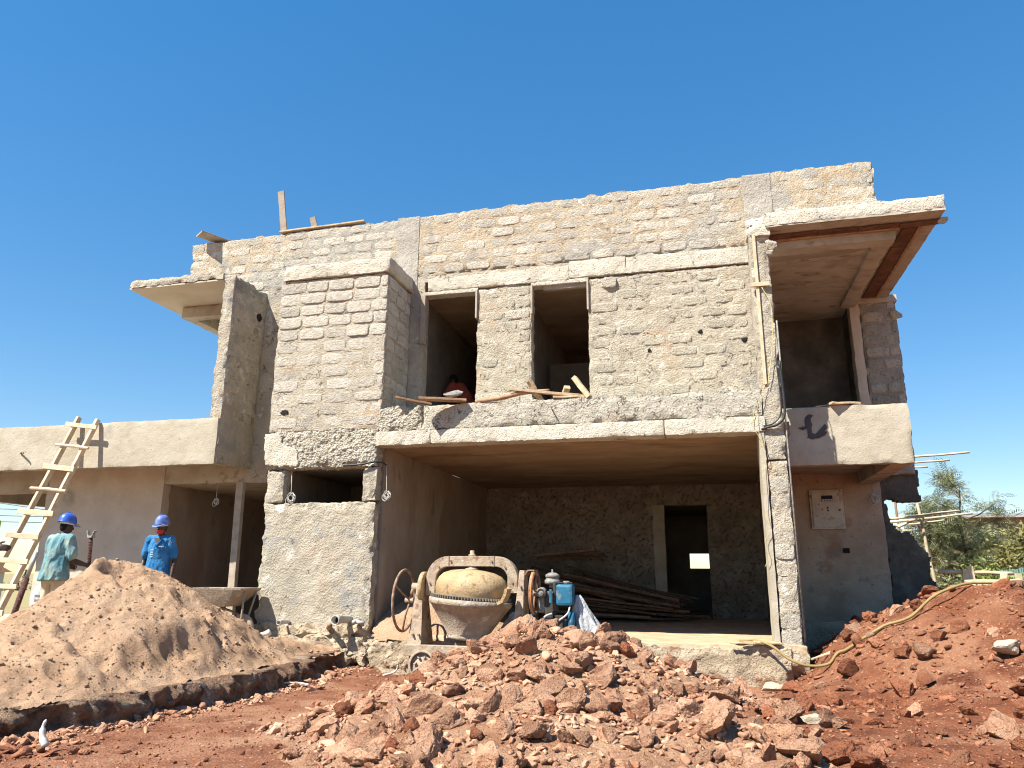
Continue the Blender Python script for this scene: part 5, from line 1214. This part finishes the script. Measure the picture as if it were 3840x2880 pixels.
def loft(rows, n=28):
    V, F = [], []
    for c_, rx, ry in rows:
        for j in range(n): a = 2*PI*j/n; V.append((c_[0]+rx*math.cos(a), c_[1]+ry*math.sin(a), c_[2]))
    for k_ in range(len(rows)-1):
        for j in range(n): F.append((k_*n+j, k_*n+(j+1) % n, (k_+1)*n+(j+1) % n, (k_+1)*n+j))
    F.append(tuple(range(n))[::-1]); F.append(tuple((len(rows)-1)*n+j for j in range(n)))
    return V, F
def fuse(name, prims, m, parent, voxel=.009, smooth_it=4, fold=None):
    """one continuous surface grown over overlapping solids"""
    mb = MB()
    for V, F in prims: mb.add(V, F)
    o = mb.build('tmp_'+name, m); bm = bmesh.new(); bm.from_mesh(o.data); bmesh.ops.recalc_face_normals(bm, faces=bm.faces[:]); bm.to_mesh(o.data); bm.free()
    md = o.modifiers.new('r', 'REMESH'); md.mode = 'VOXEL'; md.voxel_size = voxel; md.use_smooth_shade = True
    sm = o.modifiers.new('s', 'SMOOTH'); sm.factor = .5; sm.iterations = smooth_it
    dg = bpy.context.evaluated_depsgraph_get(); dg.update()
    me = bpy.data.meshes.new_from_object(o.evaluated_get(dg)); me.name = name
    bpy.data.objects.remove(o)
    if fold:
        n = len(me.vertices); c_ = np.empty(n*3); me.vertices.foreach_get('co', c_); c_ = c_.reshape(-1, 3)
        nn = np.empty(n*3); me.vertices.foreach_get('normal', nn); nn = nn.reshape(-1, 3)
        P = c_+.06*np.stack([vn(c_, .12, 7), vn(c_, .12, 8), vn(c_, .12, 9)], 1)
        d_ = fold[0]*(1-np.abs(vn(P, fold[1], 5))*2)+fold[0]*.5*vn(P, np.array(fold[1])*.45, 6)
        c_ += nn*d_[:, None]; me.vertices.foreach_set('co', c_.ravel()); me.update()
    me.materials.clear(); me.materials.append(m)
    me.polygons.foreach_set('use_smooth', [True]*len(me.polygons))
    o = bpy.data.objects.new(name, me); COL.objects.link(o)
    if parent is not None: o.parent = parent
    return o

def hand_prims(wrist, fwd, side_, curl=.5, sgn=1):
    """palm and five fingers; fwd: direction of the hand, side_: towards the thumb"""
    w_ = Vector(wrist); f = Vector(fwd).normalized(); s_ = Vector(side_); s_ = (s_-f*s_.dot(f)).normalized(); n_ = f.cross(s_)*sgn
    P_ = [ellipsoid(w_+f*.05, (.018, .044, .05), Matrix((n_, s_, f)).transposed())]
    for k_, (off, ln) in enumerate(((.03, .075), (.011, .083), (-.009, .078), (-.028, .06))):
        b0 = w_+f*.088+s_*off; b1 = b0+(f*math.cos(curl*.5)+n_*math.sin(curl*.5))*ln*.45
        b2 = b1+(f*math.cos(curl*1.3)+n_*math.sin(curl*1.3))*ln*.33; b3 = b2+(f*math.cos(curl*2)+n_*math.sin(curl*2))*ln*.25
        P_ += [capsule(w_+f*.06+s_*off*.9, b0, .0115, .0105, 10), capsule(b0, b1, .0105, .0095, 10), capsule(b1, b2, .0095, .009, 10), capsule(b2, b3, .009, .008, 10)]
    t0 = w_+f*.025+s_*.03; t1 = t0+(f*.6+s_*.75+n_*.25).normalized()*.045; t2 = t1+(f*.9+s_*.25+n_*.35).normalized()*.035
    P_ += [capsule(t0, t1, .014, .012, 10), capsule(t1, t2, .012, .009, 10)]
    return P_

def person(label, loc, rotz, J, mats, mask=False, hair=True, shirt_long=.84, collar=True, helmet='helmet', ins=None, name='person', scale=1.0, loose=.02, details=True):
    """J: joints of the pose in local space (x to the figure's right, y forward, z up)"""
    R_ = thing(name, label, 'person', loc, rotz); R_.scale = (.85*scale, .93*scale, scale)
    X = lambda k_: Vector(J[k_])
    pel, wai, che, nk, hd = X('pelvis'), X('waist'), X('chest'), X('neck'), X('head')
    hdir = (hd-nk); face = Vector(J.get('face', (0, 1, 0))).normalized()
    upv = Vector((0, 0, 1)); upv = (upv-face*upv.dot(face)).normalized(); sdv = face.cross(upv)
    HR = Matrix((sdv, face, upv)).transposed()
    def hp(x, y, z): return hd+HR@Vector((x, y, z))
    P_ = [ellipsoid(pel, (.155, .11, .13)), ellipsoid(wai, (.14, .10, .15)), ellipsoid(che, (.165, .115, .18)),
          capsule(X('shoulder_l'), X('shoulder_r'), .055, .055), capsule(pel, che, .12, .12), capsule(che, nk, .09, .055),
          capsule(nk, hp(0, -.005, -.06), .055, .052), ellipsoid(hp(0, 0, .01), (.073, .092, .11), HR), ellipsoid(hp(0, .03, -.055), (.052, .058, .058), HR),
          capsule(hp(0, .088, .0), hp(0, .108, -.028), .010, .016, 10), ellipsoid(hp(.074, -.008, -.012), (.012, .022, .032), HR), ellipsoid(hp(-.074, -.008, -.012), (.012, .022, .032), HR),
          ellipsoid(hp(0, .085, -.062), (.026, .014, .014), HR)]
    for s_ in 'lr':
        P_ += [capsule(X('shoulder_'+s_), X('elbow_'+s_), .050, .040), capsule(X('elbow_'+s_), X('elbow_'+s_).lerp(X('wrist_'+s_), .3), .040, .041), capsule(X('elbow_'+s_).lerp(X('wrist_'+s_), .3), X('wrist_'+s_), .041, .027)]
        P_ += hand_prims(X('wrist_'+s_), X('hand_'+s_), X('thumb_'+s_), J.get('curl', .5), 1 if s_ == 'l' else -1)
        P_ += [capsule(X('hip_'+s_), X('knee_'+s_), .078, .056), capsule(X('knee_'+s_), X('knee_'+s_).lerp(X('ankle_'+s_), .3), .054, .055), capsule(X('knee_'+s_).lerp(X('ankle_'+s_), .3), X('ankle_'+s_), .055, .038)]
        fd = (Vector(J.get('foot', (0, 1, 0)))).normalized(); P_ += [capsule(X('ankle_'+s_)+Vector((0, 0, -.04))-fd*.04, X('ankle_'+s_)+Vector((0, 0, -.055))+fd*.15, .04, .032)]
    body = fuse('body', P_, mats['skin'], R_, .0075, 3)
    # shirt
    q = loose
    S_ = [ellipsoid(che, (.168+q, .122+q, .18)), capsule(X('shoulder_l'), X('shoulder_r'), .062+q*.5, .062+q*.5), capsule(wai.lerp(che, .3), che, .13+q, .13+q), capsule(che, che.lerp(nk, .62), .11, .07),
          ellipsoid(wai, (.15+q*1.3, .112+q*1.3, .17))]
    ax = (pel-wai).normalized(); hem = pel+ax*(J['hem'] if 'hem' in J else 0)
    S_.append(loft([(hem+ax*.06*(1 if 'hem' in J else 0), .165+q*2.3, .125+q*2.3), (hem, .165+q*2.2, .125+q*2.2), (wai.lerp(hem, .5), .16+q*1.7, .12+q*1.7), (wai, .155+q*1.4, .116+q*1.4), (wai.lerp(che, .5), .155+q, .118+q)]))
    for s_ in 'lr':
        e = X('shoulder_'+s_).lerp(X('elbow_'+s_), J.get('sleeve', .72)); S_.append(capsule(X('shoulder_'+s_), e, .062+q*.5, .058+q*.9))
    sh_ = fuse('shirt', S_, mats['shirt'], R_, .009, 4, fold=J.get('fold', (.008, (.07, .07, .2))))
    if collar:
        V, F = torus(.066, .014, 28, 8); nd = (hd-nk).normalized(); _, a_, b_ = frame_of(nd)
        c_ = che.lerp(nk, .83); V = [c_+(a_*x+b_*y*1.0+nd*(z*1.6)) for x, y, z in V]; cl = mk('collar', V, F, mats.get('collar', mats['shirt']), sh_, True)
    # trousers
    T_ = [ellipsoid(pel, (.168, .125, .13))]
    for s_ in 'lr':
        kn, an = X('knee_'+s_), X('ankle_'+s_); T_ += [capsule(X('hip_'+s_), kn, .096, .074), capsule(kn, kn.lerp(an, J.get('trouser_len', .93)), .074, .066)]
    fuse('trousers', T_, mats['trousers'], R_, .01, 4, fold=(.007, (.06, .06, .16)))
    if hair:
        Hh = [ellipsoid(hp(0, -.014, .022), (.076, .086, .102), HR), ellipsoid(hp(0, -.05, -.02), (.06, .048, .07), HR)]
        fuse('hair', Hh, M['hair'], R_, .01, 2)
    if details:
        for sx in (-1, 1):
            V, F = ellipsoid(hp(sx*.031, .086, .012), (.014, .008, .009), HR, 12, 8); mk('eye', V, F, M['pale_stone'], R_, True, inv=False)
            V, F = ellipsoid(hp(sx*.031, .092, .012), (.006, .004, .006), HR, 10, 6); mk('pupil', V, F, M['hair'], R_, True, inv=False)
    if mask:
        V, F = ellipsoid(hp(0, .036, -.062), (.060, .060, .046), HR, 28, 16); mk('face_mask', V, F, M['mask_red'], R_, True, inv=False)
    if helmet:
        prof = [(.112, .0), (.116, .004), (.113, .012), (.109, .045), (.098, .082), (.074, .112), (.042, .129), (.001, .134)]
        V, F = lathe(prof, 40); V = [hp(x*.96, y*1.16-.004, z+.035) for x, y, z in V]; hl = mk('helmet', V, F, M[helmet], R_, True, inv=False)
        V, F = lathe([(.110, .004), (.130, -.003), (.132, .0), (.111, .012)], 40)
        V = [hp(x*.97, y*1.14+(.045*max(0, y/.118)**2 if y > 0 else 0), z+.035-(.02*max(0, y/.118)**2 if y > 0 else 0)) for x, y, z in V]; mk('brim', V, F, M[helmet], hl, True, inv=False)
        for sx in (-.028, 0, .028):
            pts = [hp(sx, 1.16*.105*math.cos(a)*.99, .035+.138*math.sin(a) if sx == 0 else .035+.130*math.sin(a)) for a in np.linspace(.55, PI-.55, 12)]
            V, F = tube(pts, .009 if sx == 0 else .006, 6); mk('ridge', V, F, M[helmet], hl, True, inv=False)
        V, F = lathe([(.086, -.01), (.094, -.012), (.094, .02), (.086, .02)], 32); V = [hp(x*.9, y*1.1-.006, z+.022) for x, y, z in V]; mk('headband', V, F, M['white_print'], hl, True, inv=False)
    return R_, sh_, hp

STAND = dict(pelvis=(0, 0, .93), waist=(0, .0, 1.07), chest=(0, .0, 1.26), neck=(0, .0, 1.42), head=(0, .025, 1.565),
             shoulder_l=(-.175, 0, 1.375), shoulder_r=(.175, 0, 1.375), elbow_l=(-.235, -.03, 1.09), elbow_r=(.235, -.03, 1.09),
             wrist_l=(-.25, .04, .86), wrist_r=(.25, .04, .86), hand_l=(.05, .15, -1), hand_r=(-.05, .15, -1), thumb_l=(.2, 1, 0), thumb_r=(-.2, 1, 0),
             hip_l=(-.09, 0, .88), hip_r=(.09, 0, .88), knee_l=(-.11, .03, .48), knee_r=(.11, .03, .48), ankle_l=(-.12, -.01, .085), ankle_r=(.12, -.01, .085))

# worker in the teal shirt, seen from behind, holding a purple glove
J = dict(STAND); J.update(chest=(0, .03, 1.26), neck=(.0, .05, 1.42), head=(.0, .09, 1.56), shoulder_r=(.175, .03, 1.37), shoulder_l=(-.175, .03, 1.37), elbow_r=(.27, .05, 1.09), wrist_r=(.30, .27, 1.04),
                          hand_r=(.1, 1, -.25), thumb_r=(-.4, .2, 1), elbow_l=(-.22, .06, 1.10), wrist_l=(-.12, .27, 1.03), hand_l=(.3, 1, -.1), thumb_l=(.4, .2, 1), curl=.75, hem=.03, fold=(.012, (.08, .08, .3)),
                          face=(.12, .97, -.12), sleeve=.74)
pz = .55
P1, s1, hp1 = person('worker in a loose teal shirt and blue helmet, back turned, beside the sand heap', (-8.36, -2.1, pz), -math.radians(4), J,
                     dict(skin=M['skin'], shirt=M['teal_shirt'], trousers=M['khaki']), loose=.024, scale=1.0)
g1 = fuse('glove', [capsule((.31, .36, 1.01), (.31, .41, .89), .04, .03), capsule((.28, .37, .99), (.27, .41, .90), .03, .022), capsule((.34, .40, .99), (.35, .43, .92), .02, .014)], M['purple'], None, .008, 2)
g1.matrix_world = Matrix.Translation((-8.36, -2.1, pz)) @ Matrix.Rotation(-math.radians(4), 4, 'Z') @ Matrix.Diagonal((.85, .93, 1, 1))
tag(g1, 'purple work glove held by the worker in the teal shirt', 'glove')
# worker in the blue shirt, facing us, red mask under the nose
J = dict(STAND); J.update(hem=.03, face=(.22, .95, -.16), sleeve=.70, elbow_l=(-.25, -.04, 1.09), elbow_r=(.26, -.05, 1.09), wrist_l=(-.27, .07, .87), wrist_r=(.24, .08, .88))
P2_, s2, hp2 = person('worker in a bright blue polo shirt, pale blue helmet and red face mask', (-7.72, -.92, .56), math.radians(180+17), J,
                      dict(skin=M['skin'], shirt=M['blue_shirt'], trousers=M['red_cloth'], collar=M['blue_shirt']), mask=True, helmet='helmet_pale', loose=.016, scale=1.02)
# open neck, chest lettering and stripes of the polo shirt
V = [(-.055, .128, 1.40), (.055, .128, 1.40), (.0, .158, 1.30)]; V = V+[(x, y+.004, z) for x, y, z in V]
mk('open_neck', V, [(0, 2, 1), (3, 4, 5), (0, 1, 4, 3), (1, 2, 5, 4), (2, 0, 3, 5)], M['skin'], s2, inv=False)
for sx in (-1, 1):
    V, F = plank((sx*.062, .12, 1.405), (0, .163, 1.295), .03, .01, 3, (1, 0, 0)); mk('lapel', V, F, M['blue_shirt'], s2, inv=False)
lt = MB(); q = random.Random(3); x = -.125
for k_ in range(6):
    h_ = .022 if k_ in (0, 3) else .014; lt.tube([(x, .152, 1.272), (x+.004, .153, 1.272+h_), (x+.010, .153, 1.272+h_*.4), (x+.012, .152, 1.272)], .0028, 4); x += .0145
lt.build('chest_lettering', M['white_print'], s2, inv=False)
st = MB()
for k_ in range(4): st.box(.045, .085, .108, .146, 1.13+k_*.032, 1.142+k_*.032)
st.build('printed_stripes', M['white_print'], s2, inv=False)
V, F = tube([(-.165, .085, 1.40), (-.215, .07, 1.33)], .005, 5); mk('sleeve_piping', V, F, M['white_print'], s2, True, inv=False)
# worker at the picture's edge
J = dict(STAND); J.update(hem=.08, elbow_r=(.26, .1, 1.12), wrist_r=(.22, .3, 1.1), hand_r=(-.2, 1, 0), thumb_r=(-.3, 0, 1))
zz = float(z_sand(np.array([-7.93]), np.array([-3.6]))[0])
person('worker in lime green vest and dark trousers at the edge of the picture', (-7.93, -3.6, zz-.02), math.radians(-75), J, dict(skin=M['skin'], shirt=M['hi_vis'], trousers=M['dark_trousers']), loose=.02, helmet=None, details=False)
# worker crouching inside the first window
J = dict(STAND); J.update(pelvis=(0, -.16, .56), waist=(0, -.08, .69), chest=(0, .06, .83), neck=(0, .16, .96), head=(0, .24, 1.08), shoulder_l=(-.17, .13, .93), shoulder_r=(.17, .13, .93), elbow_l=(-.24, .3, .72), elbow_r=(.24, .3, .72),
                          wrist_l=(-.15, .5, .64), wrist_r=(.15, .5, .64), hand_l=(.1, 1, -.3), hand_r=(-.1, 1, -.3), hip_l=(-.1, -.14, .53), hip_r=(.1, -.14, .53), knee_l=(-.14, .22, .46), knee_r=(.14, .22, .46),
                          ankle_l=(-.13, .06, .085), ankle_r=(.13, .06, .085), hem=.05, face=(0, .9, -.4))
person('worker in a dull red shirt crouching in the dark of the first window', (-4.22, 2.5, 4.03), math.radians(70), J, dict(skin=M['skin'], shirt=M['red_shirt'], trousers=M['dark_trousers']), loose=.02, helmet=None, details=False)

# ------------------------------------------------------------------ scaffold, barricade, fence, plants, far things on the right
def pole(label, p0, p1, r, m='grey_wood', name='scaffold_pole', group='scaffold poles', bend=.0, seed=0):
    q = random.Random(seed); a, b_ = Vector(p0), Vector(p1); pts = [a.lerp(b_, t)+Vector((q.uniform(-1, 1), q.uniform(-1, 1), q.uniform(-1, 1)))*bend*(0 < t < 1) for t in np.linspace(0, 1, 7)]
    V, F = tube(pts, [r*(1-.15*t) for t in np.linspace(0, 1, 7)], 8); return tag(mk(name, V, F, M[m], None, True), label, 'pole', group)
pole('upright scaffold pole leaning beside the broken wall end', (4.76, 7.10, 0.78), (4.52, 7.10, 3.27), .035, 'pale_wood', bend=.012, seed=1)
pole('short upright pole seen through the gap in the broken wall', (4.30, 7.80, 2.09), (4.28, 7.80, 3.40), .03, 'old_wood', bend=.01, seed=2)
pole('horizontal pole lashed to the upright, topmost of the lashed ones', (3.84, 7.00, 2.70), (5.30, 6.95, 2.86), .025, 'pale_wood', bend=.008, seed=3)
pole('horizontal pole lashed to the upright with orange end', (3.95, 7.20, 2.65), (5.59, 7.18, 2.82), .025, 'pale_wood', bend=.008, seed=4)
pole('horizontal pole lashed below the two others on the upright', (3.95, 7.15, 2.55), (5.03, 7.10, 2.68), .023, 'pale_wood', bend=.008, seed=5)
pole('thin short pole at the top of the broken wall', (4.19, 7.10, 2.47), (4.78, 7.10, 2.48), .016, 'pale_wood', bend=.004, seed=6)
pole('diagonal short pole tied across the scaffold joint', (4.08, 6.90, 2.53), (4.63, 7.00, 2.80), .028, 'pale_wood', bend=.006, seed=7)
pole('uppermost pole poking out behind the balcony', (3.74, 6.30, 3.89), (5.42, 6.25, 3.98), .026, 'pale_wood', bend=.006, seed=8)
pole('second pole poking out behind the balcony', (3.74, 6.35, 3.78), (5.05, 6.30, 3.84), .024, 'pale_wood', bend=.006, seed=9)
pole('shortest pole poking out behind the balcony', (3.74, 6.30, 3.69), (4.63, 6.30, 3.71), .022, 'pale_wood', bend=.004, seed=10)
V, F = torus(.05, .014, 16, 6); tag(mk('lashing', [(x+4.58, y*1.1+7.04, z*2+2.75) for x, y, z in V], F, M['twine'], None, True), 'twine lashing round the scaffold joint', 'lashing')
pole('long horizontal rail of the barricade beyond the mound', (3.40, 2.00, 1.59), (4.36, 1.95, 1.57), .03, 'pale_wood', 'barricade_rail', 'barricade timber', .006, 21)
bd = [((3.69, 1.90, 0.99), (3.73, 1.90, 1.62), 'short post under the rail of the barricade'), ((3.81, 1.95, 0.99), (3.81, 1.95, 1.67), 'twin post beside the first under the rail'), ((4.15, 1.80, 1.22), (4.19, 1.80, 1.59), 'stub post in the middle of the barricade'),
      ((4.37, 1.80, 1.22), (4.37, 1.80, 1.57), 'stub post at the far end of the barricade'), ((3.67, 1.80, 1.43), (4.36, 1.75, 1.45), 'upper plank nailed along the barricade'), ((3.67, 1.75, 1.37), (4.13, 1.70, 1.32), 'lower plank sloping along the barricade'),
      ((4.45, 1.75, 1.41), (4.95, 1.70, 1.61), 'loose plank slanting up past the barricade'), ((4.58, 1.60, 1.52), (5.13, 1.60, 1.30), 'plank sloping down at the edge of the barricade')]
for k_, (a, b_, lb) in enumerate(bd): board(lb, a, b_, .085, .035, 'pale_wood', 'barricade_plank', group='barricade timber', seed=60+k_, cat='plank', side=(0, 0, 1) if abs(b_[2]-a[2]) < .3 else (1, 0, 0))

def leaf_cloud(name, m, parent, C_, size, seed, flat=.0, kind='leaf', dirs=None):
    """many small leaf faces; C_: leaf centres"""
    r = np.random.default_rng(seed); n = len(C_); a = r.normal(size=(n, 3)); a[:, 2] *= .6
    if dirs is not None: a = dirs+.5*a
    a /= np.linalg.norm(a, axis=1)[:, None]; b_ = r.normal(size=(n, 3)); b_ -= a*(a*b_).sum(1)[:, None]; b_ /= np.linalg.norm(b_, axis=1)[:, None]
    s_ = size*r.uniform(.6, 1.3, n)[:, None]; wd = .32 if kind == 'leaf' else .10
    V = np.stack([C_-a*s_*.5, C_+b_*s_*wd*.5, C_+a*s_*.5, C_-b_*s_*wd*.5], 1).reshape(-1, 3)
    return mk(name, V, np.arange(4*n).reshape(n, 4), m, parent)

def fronds(name, m, parent, bases, dirs, ln, seed, pairs=9):
    """feathery leaves: leaflets in pairs along a drooping rib"""
    r = np.random.default_rng(seed); V, k = [], 0
    for b_, d in zip(bases, dirs):
        d = Vector(d).normalized(); l_ = ln*r.uniform(.7, 1.25); sd = d.cross(Vector((0, 0, 1))+Vector(r.normal(size=3)*.4))
        if sd.length < 1e-3: continue
        sd.normalize(); p = Vector(b_)
        for q in range(pairs):
            t = (q+1)/pairs; d2 = (d+Vector((0, 0, -.55*t))).normalized(); p = p+d2*l_/pairs; ll = l_*.30*math.sin(PI*(.15+.8*t))
            nrm = d2.cross(sd).normalized()
            for s_ in (-1, 1):
                tip = p+(sd*s_*.85+d2*.5+nrm*r.uniform(-.2, .2)).normalized()*ll; wv = d2*l_*.022
                V += [p-wv, p.lerp(tip, .5)-wv*1.4, tip, p.lerp(tip, .5)+wv*1.4]
    V = np.array([v[:] for v in V]); return mk(name, V, np.arange(len(V)).reshape(-1, 4), m, parent)

def tree(label, base, h_, crown_r, m, seed, trunk_r=.07, n=520, lean=(0, 0), fr=.38, lo=.32):
    T = thing('tree', label, 'tree', base); r = np.random.default_rng(seed); B = Vector(base); mb = MB(); tips = []
    top = B+Vector((lean[0], lean[1], h_)); mb.tube([B, B.lerp(top, .35)+Vector((.05, 0, 0)), B.lerp(top, .7)+Vector((-.04, .05, 0)), top], [trunk_r, trunk_r*.8, trunk_r*.5, trunk_r*.12], 8)
    for k_ in range(26):
        t = r.uniform(lo, .97); p = B.lerp(top, t); a = r.uniform(0, 2*PI); l_ = crown_r*(1.15-.65*t)*r.uniform(.6, 1.15)
        e = p+Vector((math.cos(a)*l_, math.sin(a)*l_, l_*r.uniform(.15, .8))); md = p.lerp(e, .5)+Vector((0, 0, -.06*l_))
        mb.tube([p, md, e], [trunk_r*.35*(1.1-t), trunk_r*.22, .006], 6)
        for q in range(7): tips.append((p.lerp(e, r.uniform(.35, 1.05))+Vector(r.normal(size=3)*.05), (e-p).normalized()))
    mb.build('trunk', M['bark'], T, True); tips.append((top, Vector((0, 0, 1))))
    bases, dirs = [], []
    for k_ in range(n):
        p, d = tips[r.integers(len(tips))]; bases.append(p+Vector(r.normal(size=3)*.04)); dirs.append(d*.7+Vector((r.normal(), r.normal(), r.normal()*.5+.15)))
    fronds('crown', m, T, bases, dirs, fr, seed+1)
    return T
tree('feathery grey-green young tree rising beyond the barricade', (6.75, 12.0, .6), 3.3, 1.65, M['leaf_grey'], 501, .07, 1250, (.15, 0), .44, .22)
tree('small feathery sapling leaning out to the side of the young tree', (6.15, 11.4, .6), 2.45, 1.0, M['leaf_grey'], 505, .045, 700, (-.3, 0), .44, .3)
def bush(label, base, r3, m, n, seed, size=.12, kind='leaf', upright=0, name='bush'):
    T = thing(name, label, 'bush', base); r = np.random.default_rng(seed); mb = MB(); B = Vector(base); C_, D_ = [], []
    for k_ in range(16):
        a = r.uniform(0, 2*PI); e = B+Vector((math.cos(a)*r3[0]*r.uniform(.1, .9), math.sin(a)*r3[1]*r.uniform(.1, .9), r3[2]*r.uniform(.7, 1.9))); mb.tube([B, B.lerp(e, .5)+Vector((0, 0, .1)), e], [.02, .012, .004], 5)
        for q in range(n//16):
            t = r.uniform(.25, 1.02); p = B.lerp(e, t)+Vector(r.normal(size=3)*np.array(r3)*.16); C_.append(p[:]); D_.append(((e-B).normalized()*(.3+upright)+Vector((0, 0, upright)))[:])
    mb.build('stems', M['bark'], T); leaf_cloud('foliage', m, T, np.array(C_), size, seed+1, kind=kind, dirs=np.array(D_)); return T
bush('dense olive bush right of the young tree', (8.2, 12.6, .7), (1.2, .9, 1.1), M['leaf_olive'], 4600, 511, .2)
bush('yellowish bush filling the gap at the edge of the picture', (8.9, 10.6, .9), (1.0, .7, .85), M['leaf_olive'], 3600, 518, .17)
bush('dark olive bush low behind the barricade rail', (7.3, 11.2, .7), (.9, .7, .8), M['leaf_olive'], 3200, 519, .16)
bush('yellow-green low bush behind the stub posts of the barricade', (6.7, 9.2, .8), (.9, .6, .55), M['leaf_green'], 2400, 512, .13)
bush('grey dry bush at the foot of the young tree', (5.75, 9.6, .8), (.7, .5, .5), M['leaf_grey'], 1800, 513, .12)
bush('bright green bush near the green sheet fence', (7.5, 9.3, .8), (.8, .5, .55), M['leaf_green'], 2200, 514, .13)
bush('straw coloured reeds standing high at the edge of the picture', (9.6, 14.5, .8), (1.3, .8, 1.15), M['reed'], 3600, 515, .34, 'blade', .7, 'reed_clump')
bush('straw coloured reeds between the young tree and the far roof', (7.4, 15.0, .8), (1.3, .8, .85), M['reed'], 3000, 516, .32, 'blade', .7, 'reed_clump')
bush('tall olive reeds at the side of the dense bush', (8.9, 11.5, .8), (.9, .6, .95), M['leaf_olive'], 2600, 517, .30, 'blade', .5, 'reed_clump')
# ground rising behind
structure(heightgrid('far_slope', lines_(3.2, 40, .5), lines_(4.6, 60, .6), lambda x, y: .55+.09*np.clip(y-5, 0, 20)*np.clip((x-3)/6, 0, 1)*.6+.12*fbm(P2(x, y), 2.0, 3, 61), M['red_soil']))
hr = thing('far_building', 'long low brown building with flat grey roof behind the reeds', 'building', (14, 24, .8))
MB().box(9.6, 24, 22, 27, .3, 3.75).build('wall', M['brown_wall'], hr); MB().box(9.3, 24.4, 21.6, 27.4, 3.75, 3.9).build('roof', M['metal_roof'], hr)
hr = thing('far_building', 'grey metal roof seen beyond the upright scaffold pole', 'building', (9.0, 28, .8))
rf = MB().add([(8.6, 26, 2.1), (11.5, 26, 2.1), (11.5, 32, 3.3), (8.6, 32, 3.0), (8.6, 26, 2.16), (11.5, 26, 2.16), (11.5, 32, 3.36), (8.6, 32, 3.06)], [(0, 3, 2, 1), (4, 5, 6, 7), (0, 1, 5, 4), (1, 2, 6, 5), (2, 3, 7, 6), (3, 0, 4, 7)]).build('roof', M['metal_roof'], hr)
MB().box(8.8, 11.4, 26.3, 31.8, .3, 2.1).build('wall', M['far_wall'], hr)
gf = thing('sheet_fence', 'low green corrugated sheet fence at the edge of the picture', 'fence', (7.6, 10.2, 1.0))
for k_ in range(10):
    V = []; n = 8
    for i in range(n+1):
        x = 7.0+.22*k_+.21*i/n; y = 10.4+.012*math.sin(i*PI)+.02*(i % 2); V += [(x, y, 1.0), (x, y, 1.70+.02*(k_ % 3)), (x, y+.006, 1.70+.02*(k_ % 3)), (x, y+.006, 1.0)]
    F = [(4*i+j, 4*i+4+j, 4*i+4+(j+1) % 4, 4*i+(j+1) % 4) for i in range(n) for j in range(4)]; mk('sheet', V, F, M['green_sheet'], gf)

# ------------------------------------------------------------------ far things on the left
FH = thing('far_house', 'far white house with dark red hipped roof behind the ladder', 'house', (-82.5, 60, -.5))
MB().box(-82, -77.0, 58, 60, -2.2, 1.4).build('wall', M['far_wall'], FH)
MB().add([(-82.5, 57.5, 1.4), (-76.4, 57.5, 1.4), (-76.4, 60.5, 1.4), (-82.5, 60.5, 1.4), (-80.2, 59, 2.9), (-78.6, 59, 2.9)], [(0, 1, 5, 4), (1, 2, 5), (2, 3, 4, 5), (3, 0, 4), (3, 2, 1, 0)]).build('roof', M['tile_roof'], FH)
for x in (-78.2, -80.2): MB().box(x-.35, x+.35, 57.93, 57.99, .1, 1.0).build('window', M['window_dark'], FH)
r_ = np.random.default_rng(8)
for k_, (x, y, hgt, rad, lb) in enumerate([(-168.5, 150, 5.2, 1.1, 'far slim dark tree on the horizon behind the ladder'), (-164.8, 150, 5.0, 1.4, 'far slim dark tree beside its twin on the horizon'), (-171.5, 150, 3.0, 2.2, 'far low round tree on the horizon'),
                                           (-177, 150, 3.2, 2.6, 'far broad tree on the horizon at the picture edge'), (-161, 152, 3.2, 2.2, 'far round tree on the horizon near the worker in teal'), (-158, 155, 2.6, 2.5, 'far low tree on the horizon behind the worker in teal')]):
    T = thing('far_tree', lb, 'tree', (x, y, -3.6)); MB().tube([(x, y, -3.6), (x, y, -3.6+hgt*.8)], [.18, .05], 6).build('trunk', M['bark'], T)
    n = 900; C_ = np.stack([r_.normal(0, 1, n), r_.normal(0, 1, n), r_.random(n)], 1); tp = (1-C_[:, 2]**1.2*.85); C_[:, 0] = x+C_[:, 0]*rad*.45*tp; C_[:, 1] = y+C_[:, 1]*rad*.45*tp; C_[:, 2] = -3.3+C_[:, 2]*hgt
    leaf_cloud('crown', M['far_leaf'], T, C_, .55, 700+k_)
structure(heightgrid('dry_field', spread(-260, -16, 4, -2500, -15), spread(9, 400, 5, 8, 3000), lambda x, y: .15-.0195*np.minimum(np.hypot(x, y), 300)+.25*fbm(P2(x, y), 12, 3, 71), M['drygrass']))
for k_, (z0, z1, lb) in enumerate([(6.15, 6.0, 'topmost power line crossing the sky behind the ladder'), (5.95, 5.45, 'sloping power line just under the topmost'), (5.56, 5.42, 'third power line from the top behind the ladder'), (5.12, 5.0, 'fourth power line from the top behind the ladder'), (4.72, 4.61, 'lowest power line behind the ladder')]):
    V, F = tube([(-70, 30, z0+(z0-z1)*5), (-45.6, 30, z0), (-41.8, 30, z1), (-14, 30, z1-(z0-z1)*3)], .022, 5); tag(mk('power_line', V, F, M['cable_black']), lb, 'power line', 'power lines')
